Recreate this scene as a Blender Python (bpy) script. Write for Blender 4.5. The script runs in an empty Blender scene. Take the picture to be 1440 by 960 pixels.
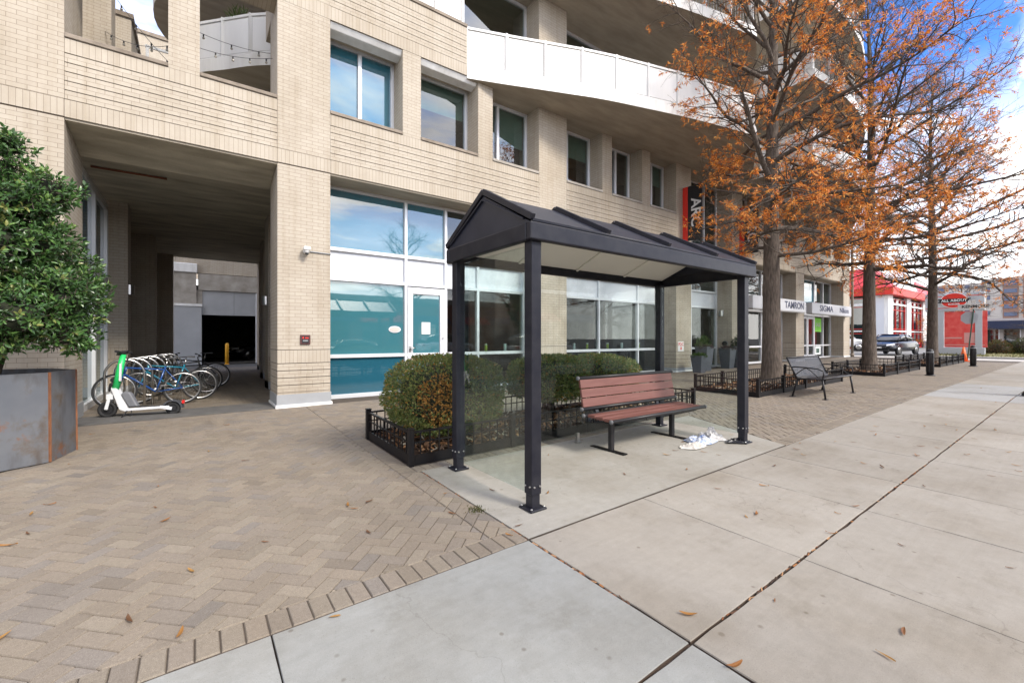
import bpy, math, random
import numpy as np
from mathutils import Vector, Matrix
R = math.radians
random.seed(7)
scene = bpy.context.scene
COL = scene.collection
FY = 9.35          # plane of the brick piers
GY = 10.05         # plane of the shop glass
WY = 9.93          # plane of the upper windows

# ---------------------------------------------------------------- ground shape
def zs(X):
    if X < 14: return .0183*max(X, -14)
    return .2562+.008*(min(X, 33)-14)
def zf(X): return .2057+.0077*max(-12, min(X, 33))
def gz(X, Y):
    t = max(0., min(1., Y/9.35)); a = zs(X)
    return a+(zf(X)-a)*t

# ---------------------------------------------------------------- materials
MATS = {}
class NT:
    def __init__(s, name):
        s.m = bpy.data.materials.new(name); s.m.use_nodes = True
        s.t = s.m.node_tree; s.n = s.t.nodes; s.l = s.t.links
        s.b = s.n['Principled BSDF']; s.out = s.n['Material Output']
    def new(s, typ, **kw):
        n = s.n.new(typ)
        for k, v in kw.items(): setattr(n, k, v)
        return n
    def link(s, a, b): s.l.new(a, b)
def c4(c): return (c[0], c[1], c[2], 1)
def noise_fac(t, scale, detail=4, lo=.35, hi=.65, coord='Object', rough=.55, stretch=None):
    tc = t.new('ShaderNodeTexCoord'); src = tc.outputs[coord]
    if stretch:
        mp = t.new('ShaderNodeMapping'); mp.inputs['Scale'].default_value = stretch
        t.link(src, mp.inputs['Vector']); src = mp.outputs['Vector']
    no = t.new('ShaderNodeTexNoise'); no.inputs['Scale'].default_value = scale
    no.inputs['Detail'].default_value = detail; no.inputs['Roughness'].default_value = rough
    t.link(src, no.inputs['Vector'])
    mr = t.new('ShaderNodeMapRange'); mr.inputs['From Min'].default_value = lo; mr.inputs['From Max'].default_value = hi
    t.link(no.outputs['Fac'], mr.inputs['Value'])
    return mr.outputs['Result'], no.outputs['Fac']
def mix(t, fac, a, b, mode='MIX'):
    m = t.new('ShaderNodeMix', data_type='RGBA', blend_type=mode)
    if isinstance(fac, (int, float)): m.inputs[0].default_value = fac
    else: t.link(fac, m.inputs[0])
    for sock, v in ((m.inputs[6], a), (m.inputs[7], b)):
        if isinstance(v, tuple): sock.default_value = c4(v)
        else: t.link(v, sock)
    return m.outputs[2]
def bump(t, h, strength, dist=.01):
    b = t.new('ShaderNodeBump'); b.inputs['Strength'].default_value = strength; b.inputs['Distance'].default_value = dist
    t.link(h, b.inputs['Height']); t.link(b.outputs['Normal'], t.b.inputs['Normal'])
def pm(name, col, rough=.6, metal=0., var=.12, scale=6., bmp=0., bscale=60., spec=.5, coat=0., col2=None, stretch=None):
    """plain surface: two close colours mottled by noise, with optional fine bump"""
    t = NT(name)
    if col2 is None: col2 = tuple(max(0, c*(1-var)) for c in col)
    f, _ = noise_fac(t, scale, 5, .3, .7, stretch=stretch)
    t.link(mix(t, f, col, col2), t.b.inputs['Base Color'])
    t.b.inputs['Roughness'].default_value = rough; t.b.inputs['Metallic'].default_value = metal
    t.b.inputs['Specular IOR Level'].default_value = spec; t.b.inputs['Coat Weight'].default_value = coat
    if bmp:
        _, h = noise_fac(t, bscale, 3); bump(t, h, bmp)
    MATS[name] = t.m; return t.m
def brick_mat(name, w, h, c1, c2, mo, mortar=.0034, off=.5, stain=.16):
    t = NT(name)
    uv = t.new('ShaderNodeUVMap'); uv.uv_map = 'UVMap'
    br = t.new('ShaderNodeTexBrick'); br.offset = off; br.squash = 1
    t.link(uv.outputs[0], br.inputs['Vector'])
    br.inputs['Scale'].default_value = 1; br.inputs['Brick Width'].default_value = w; br.inputs['Row Height'].default_value = h
    br.inputs['Mortar Size'].default_value = mortar; br.inputs['Mortar Smooth'].default_value = .15; br.inputs['Bias'].default_value = 0
    br.inputs['Color1'].default_value = c4(c1); br.inputs['Color2'].default_value = c4(c2); br.inputs['Mortar'].default_value = c4(mo)
    f, _ = noise_fac(t, .9, 6, .42, .75)
    f2, fh = noise_fac(t, 30, 3, .2, .8)
    c = mix(t, f, br.outputs['Color'], tuple(x*(1-stain) for x in (1, .97, .92)), 'MULTIPLY')
    f3, _ = noise_fac(t, 1.6, 5, .50, .78, stretch=(6, 6, .30))          # rain streaks
    c = mix(t, f3, c, (.87, .84, .795), 'MULTIPLY')
    c = mix(t, f2, c, (.95, .95, .95), 'MULTIPLY')
    t.link(c, t.b.inputs['Base Color']); t.b.inputs['Roughness'].default_value = .85
    inv = t.new('ShaderNodeMath', operation='MULTIPLY_ADD'); inv.inputs[1].default_value = -1; 
    t.link(br.outputs['Fac'], inv.inputs[0]); t.link(fh, inv.inputs[2])
    bump(t, inv.outputs[0], .35, .004)
    MATS[name] = t.m; return t.m
def attr_mat(name, rough=.6, spec=.4, var=.1, scale=40, bmp=.2, trans=0., speck=None, coat=0., gum=False):
    """colour comes from the per-face attribute 'Col' (each paver, leaf or slab has its own colour)"""
    t = NT(name)
    a = t.new('ShaderNodeAttribute'); a.attribute_name = 'Col'
    f, h = noise_fac(t, scale, 4, .3, .7)
    c = mix(t, f, a.outputs['Color'], (1-var, 1-var, 1-var), 'MULTIPLY')
    if speck:
        f2, _ = noise_fac(t, speck[0], 4, speck[1], speck[2]); c = mix(t, f2, c, speck[3], 'MULTIPLY')
        f4, _ = noise_fac(t, 1.1, 6, .45, .8); c = mix(t, f4, c, (.84, .82, .79), 'MULTIPLY')
        f5, _ = noise_fac(t, 260, 2, .62, .72); c = mix(t, f5, c, (.62, .6, .58), 'MULTIPLY')
    if gum:      # flattened gum, rust freckles, damp patches, hairline cracks
        tc = t.new('ShaderNodeTexCoord')
        for sc_, r0, r1, cc_ in ((1.6, .010, .016, (.45, .43, .41)), (3.7, .012, .020, (.62, .58, .54)), (7.0, .008, .016, (.55, .50, .45))):
            vo = t.new('ShaderNodeTexVoronoi'); vo.inputs['Scale'].default_value = sc_; t.link(tc.outputs['Object'], vo.inputs['Vector'])
            m_ = t.new('ShaderNodeMapRange'); m_.inputs['From Min'].default_value = r0*sc_; m_.inputs['From Max'].default_value = r1*sc_; m_.inputs['To Min'].default_value = .75; m_.inputs['To Max'].default_value = 0
            t.link(vo.outputs['Distance'], m_.inputs['Value'])
            se = t.new('ShaderNodeSeparateColor'); t.link(vo.outputs['Color'], se.inputs[0]); gt = t.new('ShaderNodeMath', operation='GREATER_THAN'); gt.inputs[1].default_value = .62; t.link(se.outputs[0], gt.inputs[0])
            mu = t.new('ShaderNodeMath', operation='MULTIPLY'); t.link(m_.outputs[0], mu.inputs[0]); t.link(gt.outputs[0], mu.inputs[1]); c = mix(t, mu.outputs[0], c, cc_, 'MULTIPLY')
        fa, _ = noise_fac(t, .55, 7, .46, .70, rough=.62); c = mix(t, fa, c, (.83, .80, .755), 'MULTIPLY')
        fb, _ = noise_fac(t, 3.2, 8, .55, .68, rough=.7); c = mix(t, fb, c, (.88, .87, .85), 'MULTIPLY')
        fc, _ = noise_fac(t, 5, 4, .35, .65, stretch=(.25, 7, 1)); c = mix(t, fc, c, (.955, .95, .945), 'MULTIPLY')
        vc = t.new('ShaderNodeTexVoronoi'); vc.feature = 'DISTANCE_TO_EDGE'; vc.inputs['Scale'].default_value = .23
        wn = t.new('ShaderNodeTexNoise'); wn.inputs['Scale'].default_value = 2.2; wn.inputs['Detail'].default_value = 6; t.link(tc.outputs['Object'], wn.inputs['Vector'])
        mx_ = t.new('ShaderNodeMix', data_type='RGBA'); mx_.blend_type = 'LINEAR_LIGHT'; mx_.inputs[0].default_value = .35; t.link(tc.outputs['Object'], mx_.inputs[6]); t.link(wn.outputs['Color'], mx_.inputs[7]); t.link(mx_.outputs[2], vc.inputs['Vector'])
        m_ = t.new('ShaderNodeMapRange'); m_.inputs['From Min'].default_value = .0004; m_.inputs['From Max'].default_value = .0011; m_.inputs['To Min'].default_value = .22; m_.inputs['To Max'].default_value = 0
        t.link(vc.outputs['Distance'], m_.inputs['Value']); c = mix(t, m_.outputs[0], c, (.35, .31, .27), 'MULTIPLY')
    t.link(c, t.b.inputs['Base Color']); t.b.inputs['Roughness'].default_value = rough
    t.b.inputs['Specular IOR Level'].default_value = spec; t.b.inputs['Coat Weight'].default_value = coat
    if bmp: bump(t, h, bmp, .004)
    if trans:
        tr = t.new('ShaderNodeBsdfTranslucent'); t.link(c, tr.inputs['Color'])
        ms = t.new('ShaderNodeMixShader'); ms.inputs[0].default_value = trans
        t.link(t.b.outputs[0], ms.inputs[1]); t.link(tr.outputs[0], ms.inputs[2]); t.link(ms.outputs[0], t.out.inputs['Surface'])
    MATS[name] = t.m; return t.m
def glass_mat(name, tint, ior=1.6, rough=.0, refl=(1, 1, 1), wav=.0):
    """thin sheet glass: tinted straight-through light plus a mirror layer by Fresnel"""
    t = NT(name); t.n.remove(t.b)
    tr = t.new('ShaderNodeBsdfTransparent'); fd, _ = noise_fac(t, 2.2, 6, .45, .75, rough=.65); t.link(mix(t, fd, tint, tuple(x*.88 for x in tint)), tr.inputs['Color'])
    gl = t.new('ShaderNodeBsdfGlossy'); gl.inputs['Color'].default_value = c4(refl); gl.inputs['Roughness'].default_value = rough
    fr = t.new('ShaderNodeFresnel'); ge = t.new('ShaderNodeNewGeometry'); im = t.new('ShaderNodeMapRange')   # same reflectance from both sides of the sheet
    im.inputs['To Min'].default_value = ior; im.inputs['To Max'].default_value = 1/ior; t.link(ge.outputs['Backfacing'], im.inputs['Value']); t.link(im.outputs[0], fr.inputs['IOR'])
    if wav:
        _, h = noise_fac(t, 1.3, 2); b = t.new('ShaderNodeBump'); b.inputs['Strength'].default_value = wav; b.inputs['Distance'].default_value = .02
        t.link(h, b.inputs['Height']); t.link(b.outputs[0], gl.inputs['Normal'])
    ms = t.new('ShaderNodeMixShader'); t.link(fr.outputs[0], ms.inputs[0])
    t.link(tr.outputs[0], ms.inputs[1]); t.link(gl.outputs[0], ms.inputs[2]); t.link(ms.outputs[0], t.out.inputs['Surface'])
    MATS[name] = t.m; return t.m
def film_mat(name, col, ior, rough=.015, wav=.04):
    """glass with an opaque coloured film behind it"""
    t = NT(name); t.b.inputs['Base Color'].default_value = c4(col); t.b.inputs['Roughness'].default_value = rough
    t.b.inputs['IOR'].default_value = ior
    _, h = noise_fac(t, 1.1, 2); bump(t, h, wav, .02)
    MATS[name] = t.m; return t.m
def emit_mat(name, col, s):
    t = NT(name); t.b.inputs['Base Color'].default_value = c4(col); t.b.inputs['Emission Color'].default_value = c4(col)
    t.b.inputs['Emission Strength'].default_value = s; MATS[name] = t.m; return t.m

BC1, BC2, BM = (.43, .38, .31), (.40, .35, .283), (.24, .195, .152)
brick_mat('brick', .21, .0703, BC1, BC2, BM)
brick_mat('soldier', .0703, .6, BC1, BC2, (.26, .215, .17), off=0)
brick_mat('red_brick', .21, .0703, (.26, .10, .065), (.20, .075, .05), (.3, .26, .22))
pm('groove', (.075, .055, .04), .9)
pm('soffit', (.42, .365, .285), .9, var=.3, scale=2.6, bmp=.6, bscale=9, col2=(.285, .245, .19), stretch=(.35, 1.6, 1))
pm('soffit_passage_lit', (.60, .555, .44), .9, scale=2.2, bmp=.6, bscale=9, col2=(.31, .28, .215), stretch=(.4, 1.5, 1))  # soffit concrete made lighter in colour to lift the dim passage
pm('concrete', (.40, .37, .33), .9, scale=2.2, bmp=.25, bscale=20, col2=(.24, .215, .18))
pm('sill_stone', (.27, .225, .18), .9, scale=5, bmp=.4, bscale=40, col2=(.16, .13, .10))
pm('plinth_grey', (.30, .31, .32), .7, scale=4)
pm('white_paint', (.80, .80, .785), .55, scale=1.4, col2=(.62, .61, .585), stretch=(3, 3, .5))
pm('white_panel', (.72, .72, .71), .4, scale=.9, col2=(.62, .615, .60), stretch=(2, 2, .5))
pm('cream_ceiling', (.70, .68, .60), .6, var=.06, scale=1.5)
pm('alu', (.70, .71, .73), .35, metal=.35, var=.06, scale=3)
pm('spandrel_white', (.62, .64, .68), .25, var=.03, scale=1)
pm('grey_rail', (.32, .31, .30), .5, metal=.3)
pm('shelter_metal', (.006, .0065, .0125), .42, metal=0, var=.35, scale=9, bmp=.05, bscale=90, spec=.28, col2=(.017, .017, .022))
pm('shelter_roof', (.009, .011, .021), .38, var=.3, scale=4, spec=.4, col2=(.018, .020, .032))  # slight blue in the colour stands in for reflected sky
pm('black_metal', (.010, .010, .013), .42, var=.4, scale=12, bmp=.08, bscale=120, spec=.35, col2=(.020, .018, .018))
pm('rusty_black', (.006, .006, .008), .5, scale=7, bmp=.2, bscale=80, spec=.2, col2=(.012, .009, .008))
pm('bench_plank', (.125, .044, .034), .55, scale=2.5, bmp=.15, bscale=70, col2=(.17, .068, .055), stretch=(1, 9, 9))
pm('steel_bright', (.62, .61, .59), .28, metal=1, var=.12)
pm('rubber', (.017, .017, .018), .75, bmp=.2, bscale=90)
pm('black_plastic', (.02, .02, .022), .45)
pm('scooter_white', (.72, .73, .74), .35, var=.05)
pm('scooter_green', (.02, .52, .13), .35, var=.06)
pm('scooter_grey', (.16, .165, .18), .5)
pm('bike_blue', (.018, .075, .27), .3, coat=.4)
pm('bike_teal', (.02, .18, .27), .3, coat=.4)
pm('bike_dark', (.02, .022, .026), .35, coat=.3)
pm('red_paint', (.62, .018, .015), .4)
pm('sign_red', (.66, .03, .018), .45, var=.06)
pm('roof_red', (.62, .045, .05), .5, var=.08)
pm('banner_red', (.62, .03, .03), .45, scale=3, col2=(.70, .12, .10))
pm('orange_plastic', (.75, .13, .02), .45, var=.1)
pm('yellow_paint', (.72, .36, .02), .5)
pm('sign_grey', (.44, .46, .49), .45, var=.05)
pm('letter_blue', (.022, .03, .085), .5)
pm('fascia_board', (.47, .48, .51), .4, var=.05)
pm('letter_black', (.015, .015, .018), .5)
pm('letter_white', (.80, .80, .80), .5)
pm('navy', (.012, .02, .11), .5)
pm('green_poster', (.17, .55, .02), .6)
pm('paper', (.70, .72, .70), .8, var=.04)
pm('bag_paper', (.60, .57, .52), .85, scale=14, col2=(.36, .33, .30))
pm('cap_grey', (.13, .13, .135), .5)
pm('threshold_stone_shaded', (.11, .105, .097), .85, scale=5, bmp=.2, col2=(.075, .072, .068))  # grey stone, darkened further in colour for the shade it lies in
pm('paper_blue', (.08, .16, .38), .8, scale=22, col2=(.66, .65, .62))
pm('paper_print', (.62, .60, .57), .85, scale=40, col2=(.30, .29, .30))
pm('bag_black', (.02, .02, .024), .35)
pm('wood_chip', (.12, .06, .035), .95, scale=30, col2=(.045, .026, .017), bmp=1, bscale=60)
pm('asphalt', (.085, .083, .08), .9, scale=3, bmp=.5, bscale=120, col2=(.06, .059, .057))
pm('parking', (.20, .195, .185), .9, scale=1.2, col2=(.15, .147, .14), bmp=.3, bscale=100)
pm('drive_concrete', (.46, .435, .395), .85, scale=1.2, bmp=.2, bscale=80, col2=(.36, .335, .30))
pm('joint_bed', (.040, .030, .022), .95, scale=20, bmp=.6, bscale=150, col2=(.085, .055, .036))
pm('joint_sand', (.085, .065, .048), .95, scale=20, bmp=.4, bscale=150, col2=(.05, .038, .028))
pm('kerb', (.42, .40, .37), .85, scale=4)
pm('turf', (.12, .125, .045), .95, scale=2, bmp=.8, bscale=70, col2=(.22, .18, .085))
pm('grass_blade', (.10, .125, .03), .8, scale=3, col2=(.23, .19, .08))
pm('car_dark', (.008, .009, .014), .22, coat=.25, spec=.4)
pm('car_white', (.78, .78, .78), .2, coat=.6)
pm('car_glass', (.012, .014, .016), .05, spec=.9)
pm('headlight', (.62, .64, .66), .1, spec=.9)
pm('tower_tan', (.50, .46, .42), .8)
pm('tower_brown', (.28, .16, .12), .8)
pm('tower_glass', (.05, .08, .17), .15)
pm('wood_pole', (.20, .165, .13), .85, bmp=.3)
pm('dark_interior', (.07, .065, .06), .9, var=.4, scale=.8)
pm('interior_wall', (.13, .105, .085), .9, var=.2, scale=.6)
pm('black_void', (.004, .004, .004), .95)
pm('garage_metal', (.50, .52, .55), .38, metal=.5, var=.15, scale=1.2)
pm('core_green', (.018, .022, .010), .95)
pm('core_brown', (.035, .026, .016), .95)
pm('wire', (.02, .02, .02), .6)
pm('bulb_glass', (.35, .33, .28), .1)
pm('plant_pot', (.085, .09, .105), .55, var=.15)
pm('conduit_rust', (.20, .07, .035), .8)
pm('blind', (.30, .40, .36), .7)
pm('green_tube', (.42, .50, .06), .4)
pm('pale_tube', (.58, .66, .66), .4)
film_mat('film_teal', (.042, .155, .185), 2.5)
film_mat('film_blue', (.016, .085, .125), 1.9)
film_mat('film_sky', (.02, .12, .17), 2.5, wav=.08)
film_mat('dark_glass', (.012, .02, .02), 2.1, wav=.05)
glass_mat('pane', (.62, .70, .67), 1.75, wav=.03)
glass_mat('pane_upper', (.40, .50, .47), 2.3, wav=.05)
glass_mat('shelter_glass', (.91, .955, .945), 1.33)
attr_mat('paver', rough=.85, spec=.3, var=.16, scale=55, bmp=.5, speck=(330, .34, .52, (.66, .64, .62)))
attr_mat('slab', rough=.85, spec=.3, var=.10, scale=14, bmp=.14, gum=True, speck=(160, .32, .52, (.92, .91, .90)))
attr_mat('leaf', rough=.5, spec=.35, var=.15, scale=9, bmp=0, trans=.35)
attr_mat('leaf_glossy', rough=.34, spec=.5, var=.15, scale=9, bmp=0, trans=.15)
attr_mat('chip', rough=.9, spec=.2, bmp=0)
# bark: vertical ridges
t = NT('bark'); f, h = noise_fac(t, 9, 6, .35, .65, stretch=(3.2, 3.2, .55)); f2, _ = noise_fac(t, 1.5, 4, .4, .7)
c = mix(t, f, (.050, .038, .029), (.125, .098, .077)); c = mix(t, f2, c, (.75, .72, .70), 'MULTIPLY')
t.link(c, t.b.inputs['Base Color']); t.b.inputs['Roughness'].default_value = .95; bump(t, h, .9, .03); MATS['bark'] = t.m
# weathering steel: blue-grey mill scale with rust breaking through at the edges and feet
t = NT('corten'); f, h = noise_fac(t, 2.6, 8, .54, .68, rough=.65); f2, _ = noise_fac(t, 7, 6, .50, .66, stretch=(1, 1, .35)); f3, _ = noise_fac(t, 1.2, 4, .35, .7)
c = mix(t, f3, (.095, .105, .125), (.155, .160, .170)); c = mix(t, f, c, (.115, .085, .060)); 
f4, _ = noise_fac(t, 1.9, 7, .60, .70, rough=.7); c = mix(t, f4, c, (.21, .085, .035)); c = mix(t, f2, c, (.75, .70, .66), 'MULTIPLY')
t.link(c, t.b.inputs['Base Color']); t.b.inputs['Roughness'].default_value = .62; t.b.inputs['Metallic'].default_value = .25; bump(t, h, .2, .005); MATS['corten'] = t.m
pm('rust_edge', (.23, .09, .035), .85, scale=8, col2=(.13, .055, .03), bmp=.3)

# ---------------------------------------------------------------- mesh building
class MB:
    def __init__(s):
        s.v = []; s.f = []; s.m = []; s.c = []; s.uo = 0.; s.vo = 0.; s.off = []; s.mat = 0; s.col = (1, 1, 1); s.sm = []
        s.smooth = False
    def face(s, pts):
        i = len(s.v); s.v += [tuple(p) for p in pts]; s.f.append(tuple(range(i, i+len(pts))))
        s._tag()
    def _tag(s): s.m.append(s.mat); s.c.append(s.col); s.off.append((s.uo, s.vo)); s.sm.append(s.smooth)
    def mesh(s, vs, fs):
        i = len(s.v); s.v += [tuple(p) for p in vs]
        for f in fs: s.f.append(tuple(i+k for k in f)); s._tag()
    def box(s, x0, y0, z0, x1, y1, z1):
        if x0 > x1: x0, x1 = x1, x0
        if y0 > y1: y0, y1 = y1, y0
        if z0 > z1: z0, z1 = z1, z0
        s.mesh([(x0,y0,z0),(x1,y0,z0),(x1,y1,z0),(x0,y1,z0),(x0,y0,z1),(x1,y0,z1),(x1,y1,z1),(x0,y1,z1)],
               [(0,3,2,1),(4,5,6,7),(0,1,5,4),(1,2,6,5),(2,3,7,6),(3,0,4,7)])
        return s
    def prism(s, poly, z0, z1):
        """vertical prism over a counter-clockwise plan"""
        n = len(poly); a = lambda z, p: (z(p) if callable(z) else z)
        v = [(p[0], p[1], a(z0, p)) for p in poly]+[(p[0], p[1], a(z1, p)) for p in poly]
        s.mesh(v, [tuple(range(n-1, -1, -1)), tuple(range(n, 2*n))]+[(i, (i+1) % n, n+(i+1) % n, n+i) for i in range(n)])
        return s
    def extrude(s, poly, vec):
        n = len(poly); vec = Vector(vec); v = [tuple(p) for p in poly]+[tuple(Vector(p)+vec) for p in poly]
        s.mesh(v, [tuple(range(n-1, -1, -1)), tuple(range(n, 2*n))]+[(i, (i+1) % n, n+(i+1) % n, n+i) for i in range(n)])
        return s
    def tube(s, pts, r, n=8, caps=True, up=None):
        pts = [Vector(p) for p in pts]; k = len(pts)
        rs = r if isinstance(r, (list, tuple)) else [r]*k
        i0 = len(s.v); ref = None
        for i, p in enumerate(pts):
            d = (pts[min(i+1, k-1)]-pts[max(i-1, 0)])
            if d.length < 1e-9: d = Vector((0, 0, 1))
            d.normalize()
            if ref is None: ref = Vector((0, 0, 1)) if abs(d.z) < .9 else Vector((1, 0, 0))
            a = ref-d*ref.dot(d)
            if a.length < 1e-5: a = d.orthogonal()
            a.normalize(); b = d.cross(a); ref = a
            for j in range(n):
                t = 2*math.pi*j/n; s.v.append(tuple(p+(a*math.cos(t)+b*math.sin(t))*rs[i]))
        sm = s.smooth; s.smooth = True
        for i in range(k-1):
            for j in range(n):
                s.f.append((i0+i*n+j, i0+i*n+(j+1) % n, i0+(i+1)*n+(j+1) % n, i0+(i+1)*n+j)); s._tag()
        s.smooth = sm
        if caps:
            s.f.append(tuple(i0+j for j in range(n-1, -1, -1))); s._tag()
            s.f.append(tuple(i0+(k-1)*n+j for j in range(n))); s._tag()
        return s
    def bar(s, a, b, w, h, up=(0, 0, 1)):
        """rectangular bar from a to b: w across, h along 'up'"""
        a = Vector(a); b = Vector(b); d = (b-a).normalized(); u = Vector(up); x = d.cross(u)
        if x.length < 1e-5: x = d.orthogonal()
        x.normalize(); u = x.cross(d); x *= w/2; u = u*h/2
        s.mesh([a-x-u, a+x-u, a+x+u, a-x+u, b-x-u, b+x-u, b+x+u, b-x+u], [(3,2,1,0),(4,5,6,7),(0,1,5,4),(1,2,6,5),(2,3,7,6),(3,0,4,7)])
        return s
    def lathe(s, prof, c, n=16, axis=None):
        i0 = len(s.v); k = len(prof)
        for (r, z) in prof:
            for j in range(n):
                t = 2*math.pi*j/n; q = (r*math.cos(t), r*math.sin(t), z)
                if axis == 'y': q = (q[0], q[2], q[1])
                if axis == 'x': q = (q[2], q[0], q[1])
                s.v.append((c[0]+q[0], c[1]+q[1], c[2]+q[2]))
        sm = s.smooth; s.smooth = True
        for i in range(k-1):
            for j in range(n):
                s.f.append((i0+i*n+j, i0+i*n+(j+1) % n, i0+(i+1)*n+(j+1) % n, i0+(i+1)*n+j)); s._tag()
        s.smooth = sm
        s.f.append(tuple(i0+j for j in range(n-1, -1, -1))); s._tag(); s.f.append(tuple(i0+(k-1)*n+j for j in range(n))); s._tag()
        return s
    def torus(s, c, R0, r, axis='y', n=32, m=8):
        i0 = len(s.v)
        for i in range(n):
            t = 2*math.pi*i/n
            for j in range(m):
                u = 2*math.pi*j/m; q = ((R0+r*math.cos(u))*math.cos(t), r*math.sin(u), (R0+r*math.cos(u))*math.sin(t))
                if axis == 'z': q = (q[0], q[2], q[1])
                if axis == 'x': q = (q[1], q[0], q[2])
                s.v.append((c[0]+q[0], c[1]+q[1], c[2]+q[2]))
        sm = s.smooth; s.smooth = True
        for i in range(n):
            for j in range(m):
                s.f.append((i0+i*m+j, i0+i*m+(j+1) % m, i0+((i+1) % n)*m+(j+1) % m, i0+((i+1) % n)*m+j)); s._tag()
        s.smooth = sm
        return s
    def rot(s, ang, c=(0, 0), i0=0):
        ca, sa = math.cos(ang), math.sin(ang)
        for i in range(i0, len(s.v)):
            x, y, z = s.v[i]; x -= c[0]; y -= c[1]; s.v[i] = (c[0]+x*ca-y*sa, c[1]+x*sa+y*ca, z)
    def warp(s):
        """lay flat coordinates (z = height above ground) onto the sloping ground"""
        s.v = [(x, y, z+gz(x, y)) for x, y, z in s.v]; return s
    def build(s, name, mats, parent=None, bevel=0, seg=1, cols=False, uv=True):
        if isinstance(mats, str): mats = [mats]
        me = bpy.data.meshes.new(name)
        org = (0, 0, 0)
        if parent is not None:
            r = parent
            while r.parent is not None: r = r.parent
            org = r.get('_o', (0, 0, 0))
        V = np.array(s.v, dtype=float).reshape(-1, 3)
        me.from_pydata([tuple(p) for p in (V-np.array(org))], [], s.f)
        for m in mats: me.materials.append(MATS[m])
        me.polygons.foreach_set('material_index', s.m)
        me.polygons.foreach_set('use_smooth', s.sm)
        me.update()
        if uv:
            ul = me.uv_layers.new(name='UVMap')
            npoly = len(s.f); nrm = np.zeros(npoly*3); me.polygons.foreach_get('normal', nrm); nrm = np.abs(nrm.reshape(-1, 3))
            lt = np.zeros(npoly, dtype=np.int32); me.polygons.foreach_get('loop_total', lt)
            li = np.zeros(len(me.loops), dtype=np.int32); me.loops.foreach_get('vertex_index', li)
            fi = np.repeat(np.arange(npoly), lt); P = V[li]; N = nrm[fi]; O = np.array(s.off)[fi]
            ax = np.argmax(N+np.array([0, .02, 0]), axis=1)
            u = np.where(ax == 0, P[:, 1], P[:, 0]); v = np.where(ax == 2, P[:, 1], P[:, 2])
            uvs = np.stack([u-O[:, 0], v-O[:, 1]], 1).astype(np.float32); ul.data.foreach_set('uv', uvs.ravel())
        if cols:
            ca = me.color_attributes.new('Col', 'FLOAT_COLOR', 'CORNER')
            lt = np.zeros(len(s.f), dtype=np.int32); me.polygons.foreach_get('loop_total', lt)
            C = np.repeat(np.array([c4(c) for c in s.c], dtype=np.float32), lt, axis=0); ca.data.foreach_set('color', C.ravel())
        o = bpy.data.objects.new(name, me); COL.objects.link(o)
        if parent is not None: o.parent = parent
        else: o['_o'] = (0., 0., 0.)
        if bevel:
            bm = o.modifiers.new('Bevel', 'BEVEL'); bm.width = bevel; bm.segments = seg; bm.limit_method = 'ANGLE'; bm.angle_limit = R(40)
        return o
def tag(o, label=None, cat=None, group=None, kind=None):
    if label: o['label'] = label
    if cat: o['category'] = cat
    if group: o['group'] = group
    if kind: o['kind'] = kind
    return o
def thing(name, loc, label, cat, group=None, rz=0.):
    o = bpy.data.objects.new(name, None); COL.objects.link(o); o.location = loc; o.empty_display_size = .2
    o['_o'] = tuple(float(x) for x in loc); o.rotation_euler = (0, 0, rz)
    return tag(o, label, cat, group)
def local_thing(name, label, cat, group=None):
    """a thing whose parts are modelled round the origin and that is moved afterwards"""
    return thing(name, (0, 0, 0), label, cat, group)
def copy_tree(o, parent=None):
    kids = [c for c in COL.objects if c.parent == o]
    c = o.copy(); COL.objects.link(c)
    if parent is not None: c.parent = parent
    for k in kids: copy_tree(k, c)
    return c
def text(name, body, size, loc, rot, mat, parent=None, ext=.004, align='CENTER', sx=1.0):
    cu = bpy.data.curves.new(name, 'FONT'); cu.body = body; cu.size = size; cu.extrude = ext; cu.align_x = align; cu.align_y = 'CENTER'; cu.resolution_u = 3
    cu.offset = size*.02
    tmp = bpy.data.objects.new('tmp', cu); COL.objects.link(tmp); bpy.context.view_layer.update()
    me = bpy.data.meshes.new_from_object(tmp.evaluated_get(bpy.context.evaluated_depsgraph_get()))
    bpy.data.objects.remove(tmp); bpy.data.curves.remove(cu)
    M = Matrix.Translation(loc) @ rot.to_4x4() @ Matrix.Diagonal((sx, 1, 1, 1))
    org = Vector((0, 0, 0))
    if parent is not None:
        r = parent
        while r.parent is not None: r = r.parent
        org = Vector(r.get('_o', (0, 0, 0)))
    me.transform(Matrix.Translation(-org) @ M); me.materials.clear(); me.materials.append(MATS[mat]); me.name = name
    o = bpy.data.objects.new(name, me); COL.objects.link(o)
    if parent is not None: o.parent = parent
    return o
def basis(x, y):
    x = Vector(x).normalized(); y = Vector(y).normalized(); z = x.cross(y)
    return Matrix((x, y, z)).transposed()
FRONT = basis((1, 0, 0), (0, 0, 1))        # lettering on a wall facing the street
SIDE = basis((0, -1, 0), (0, 0, 1))        # lettering on a wall facing down the street (towards -X)
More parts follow.
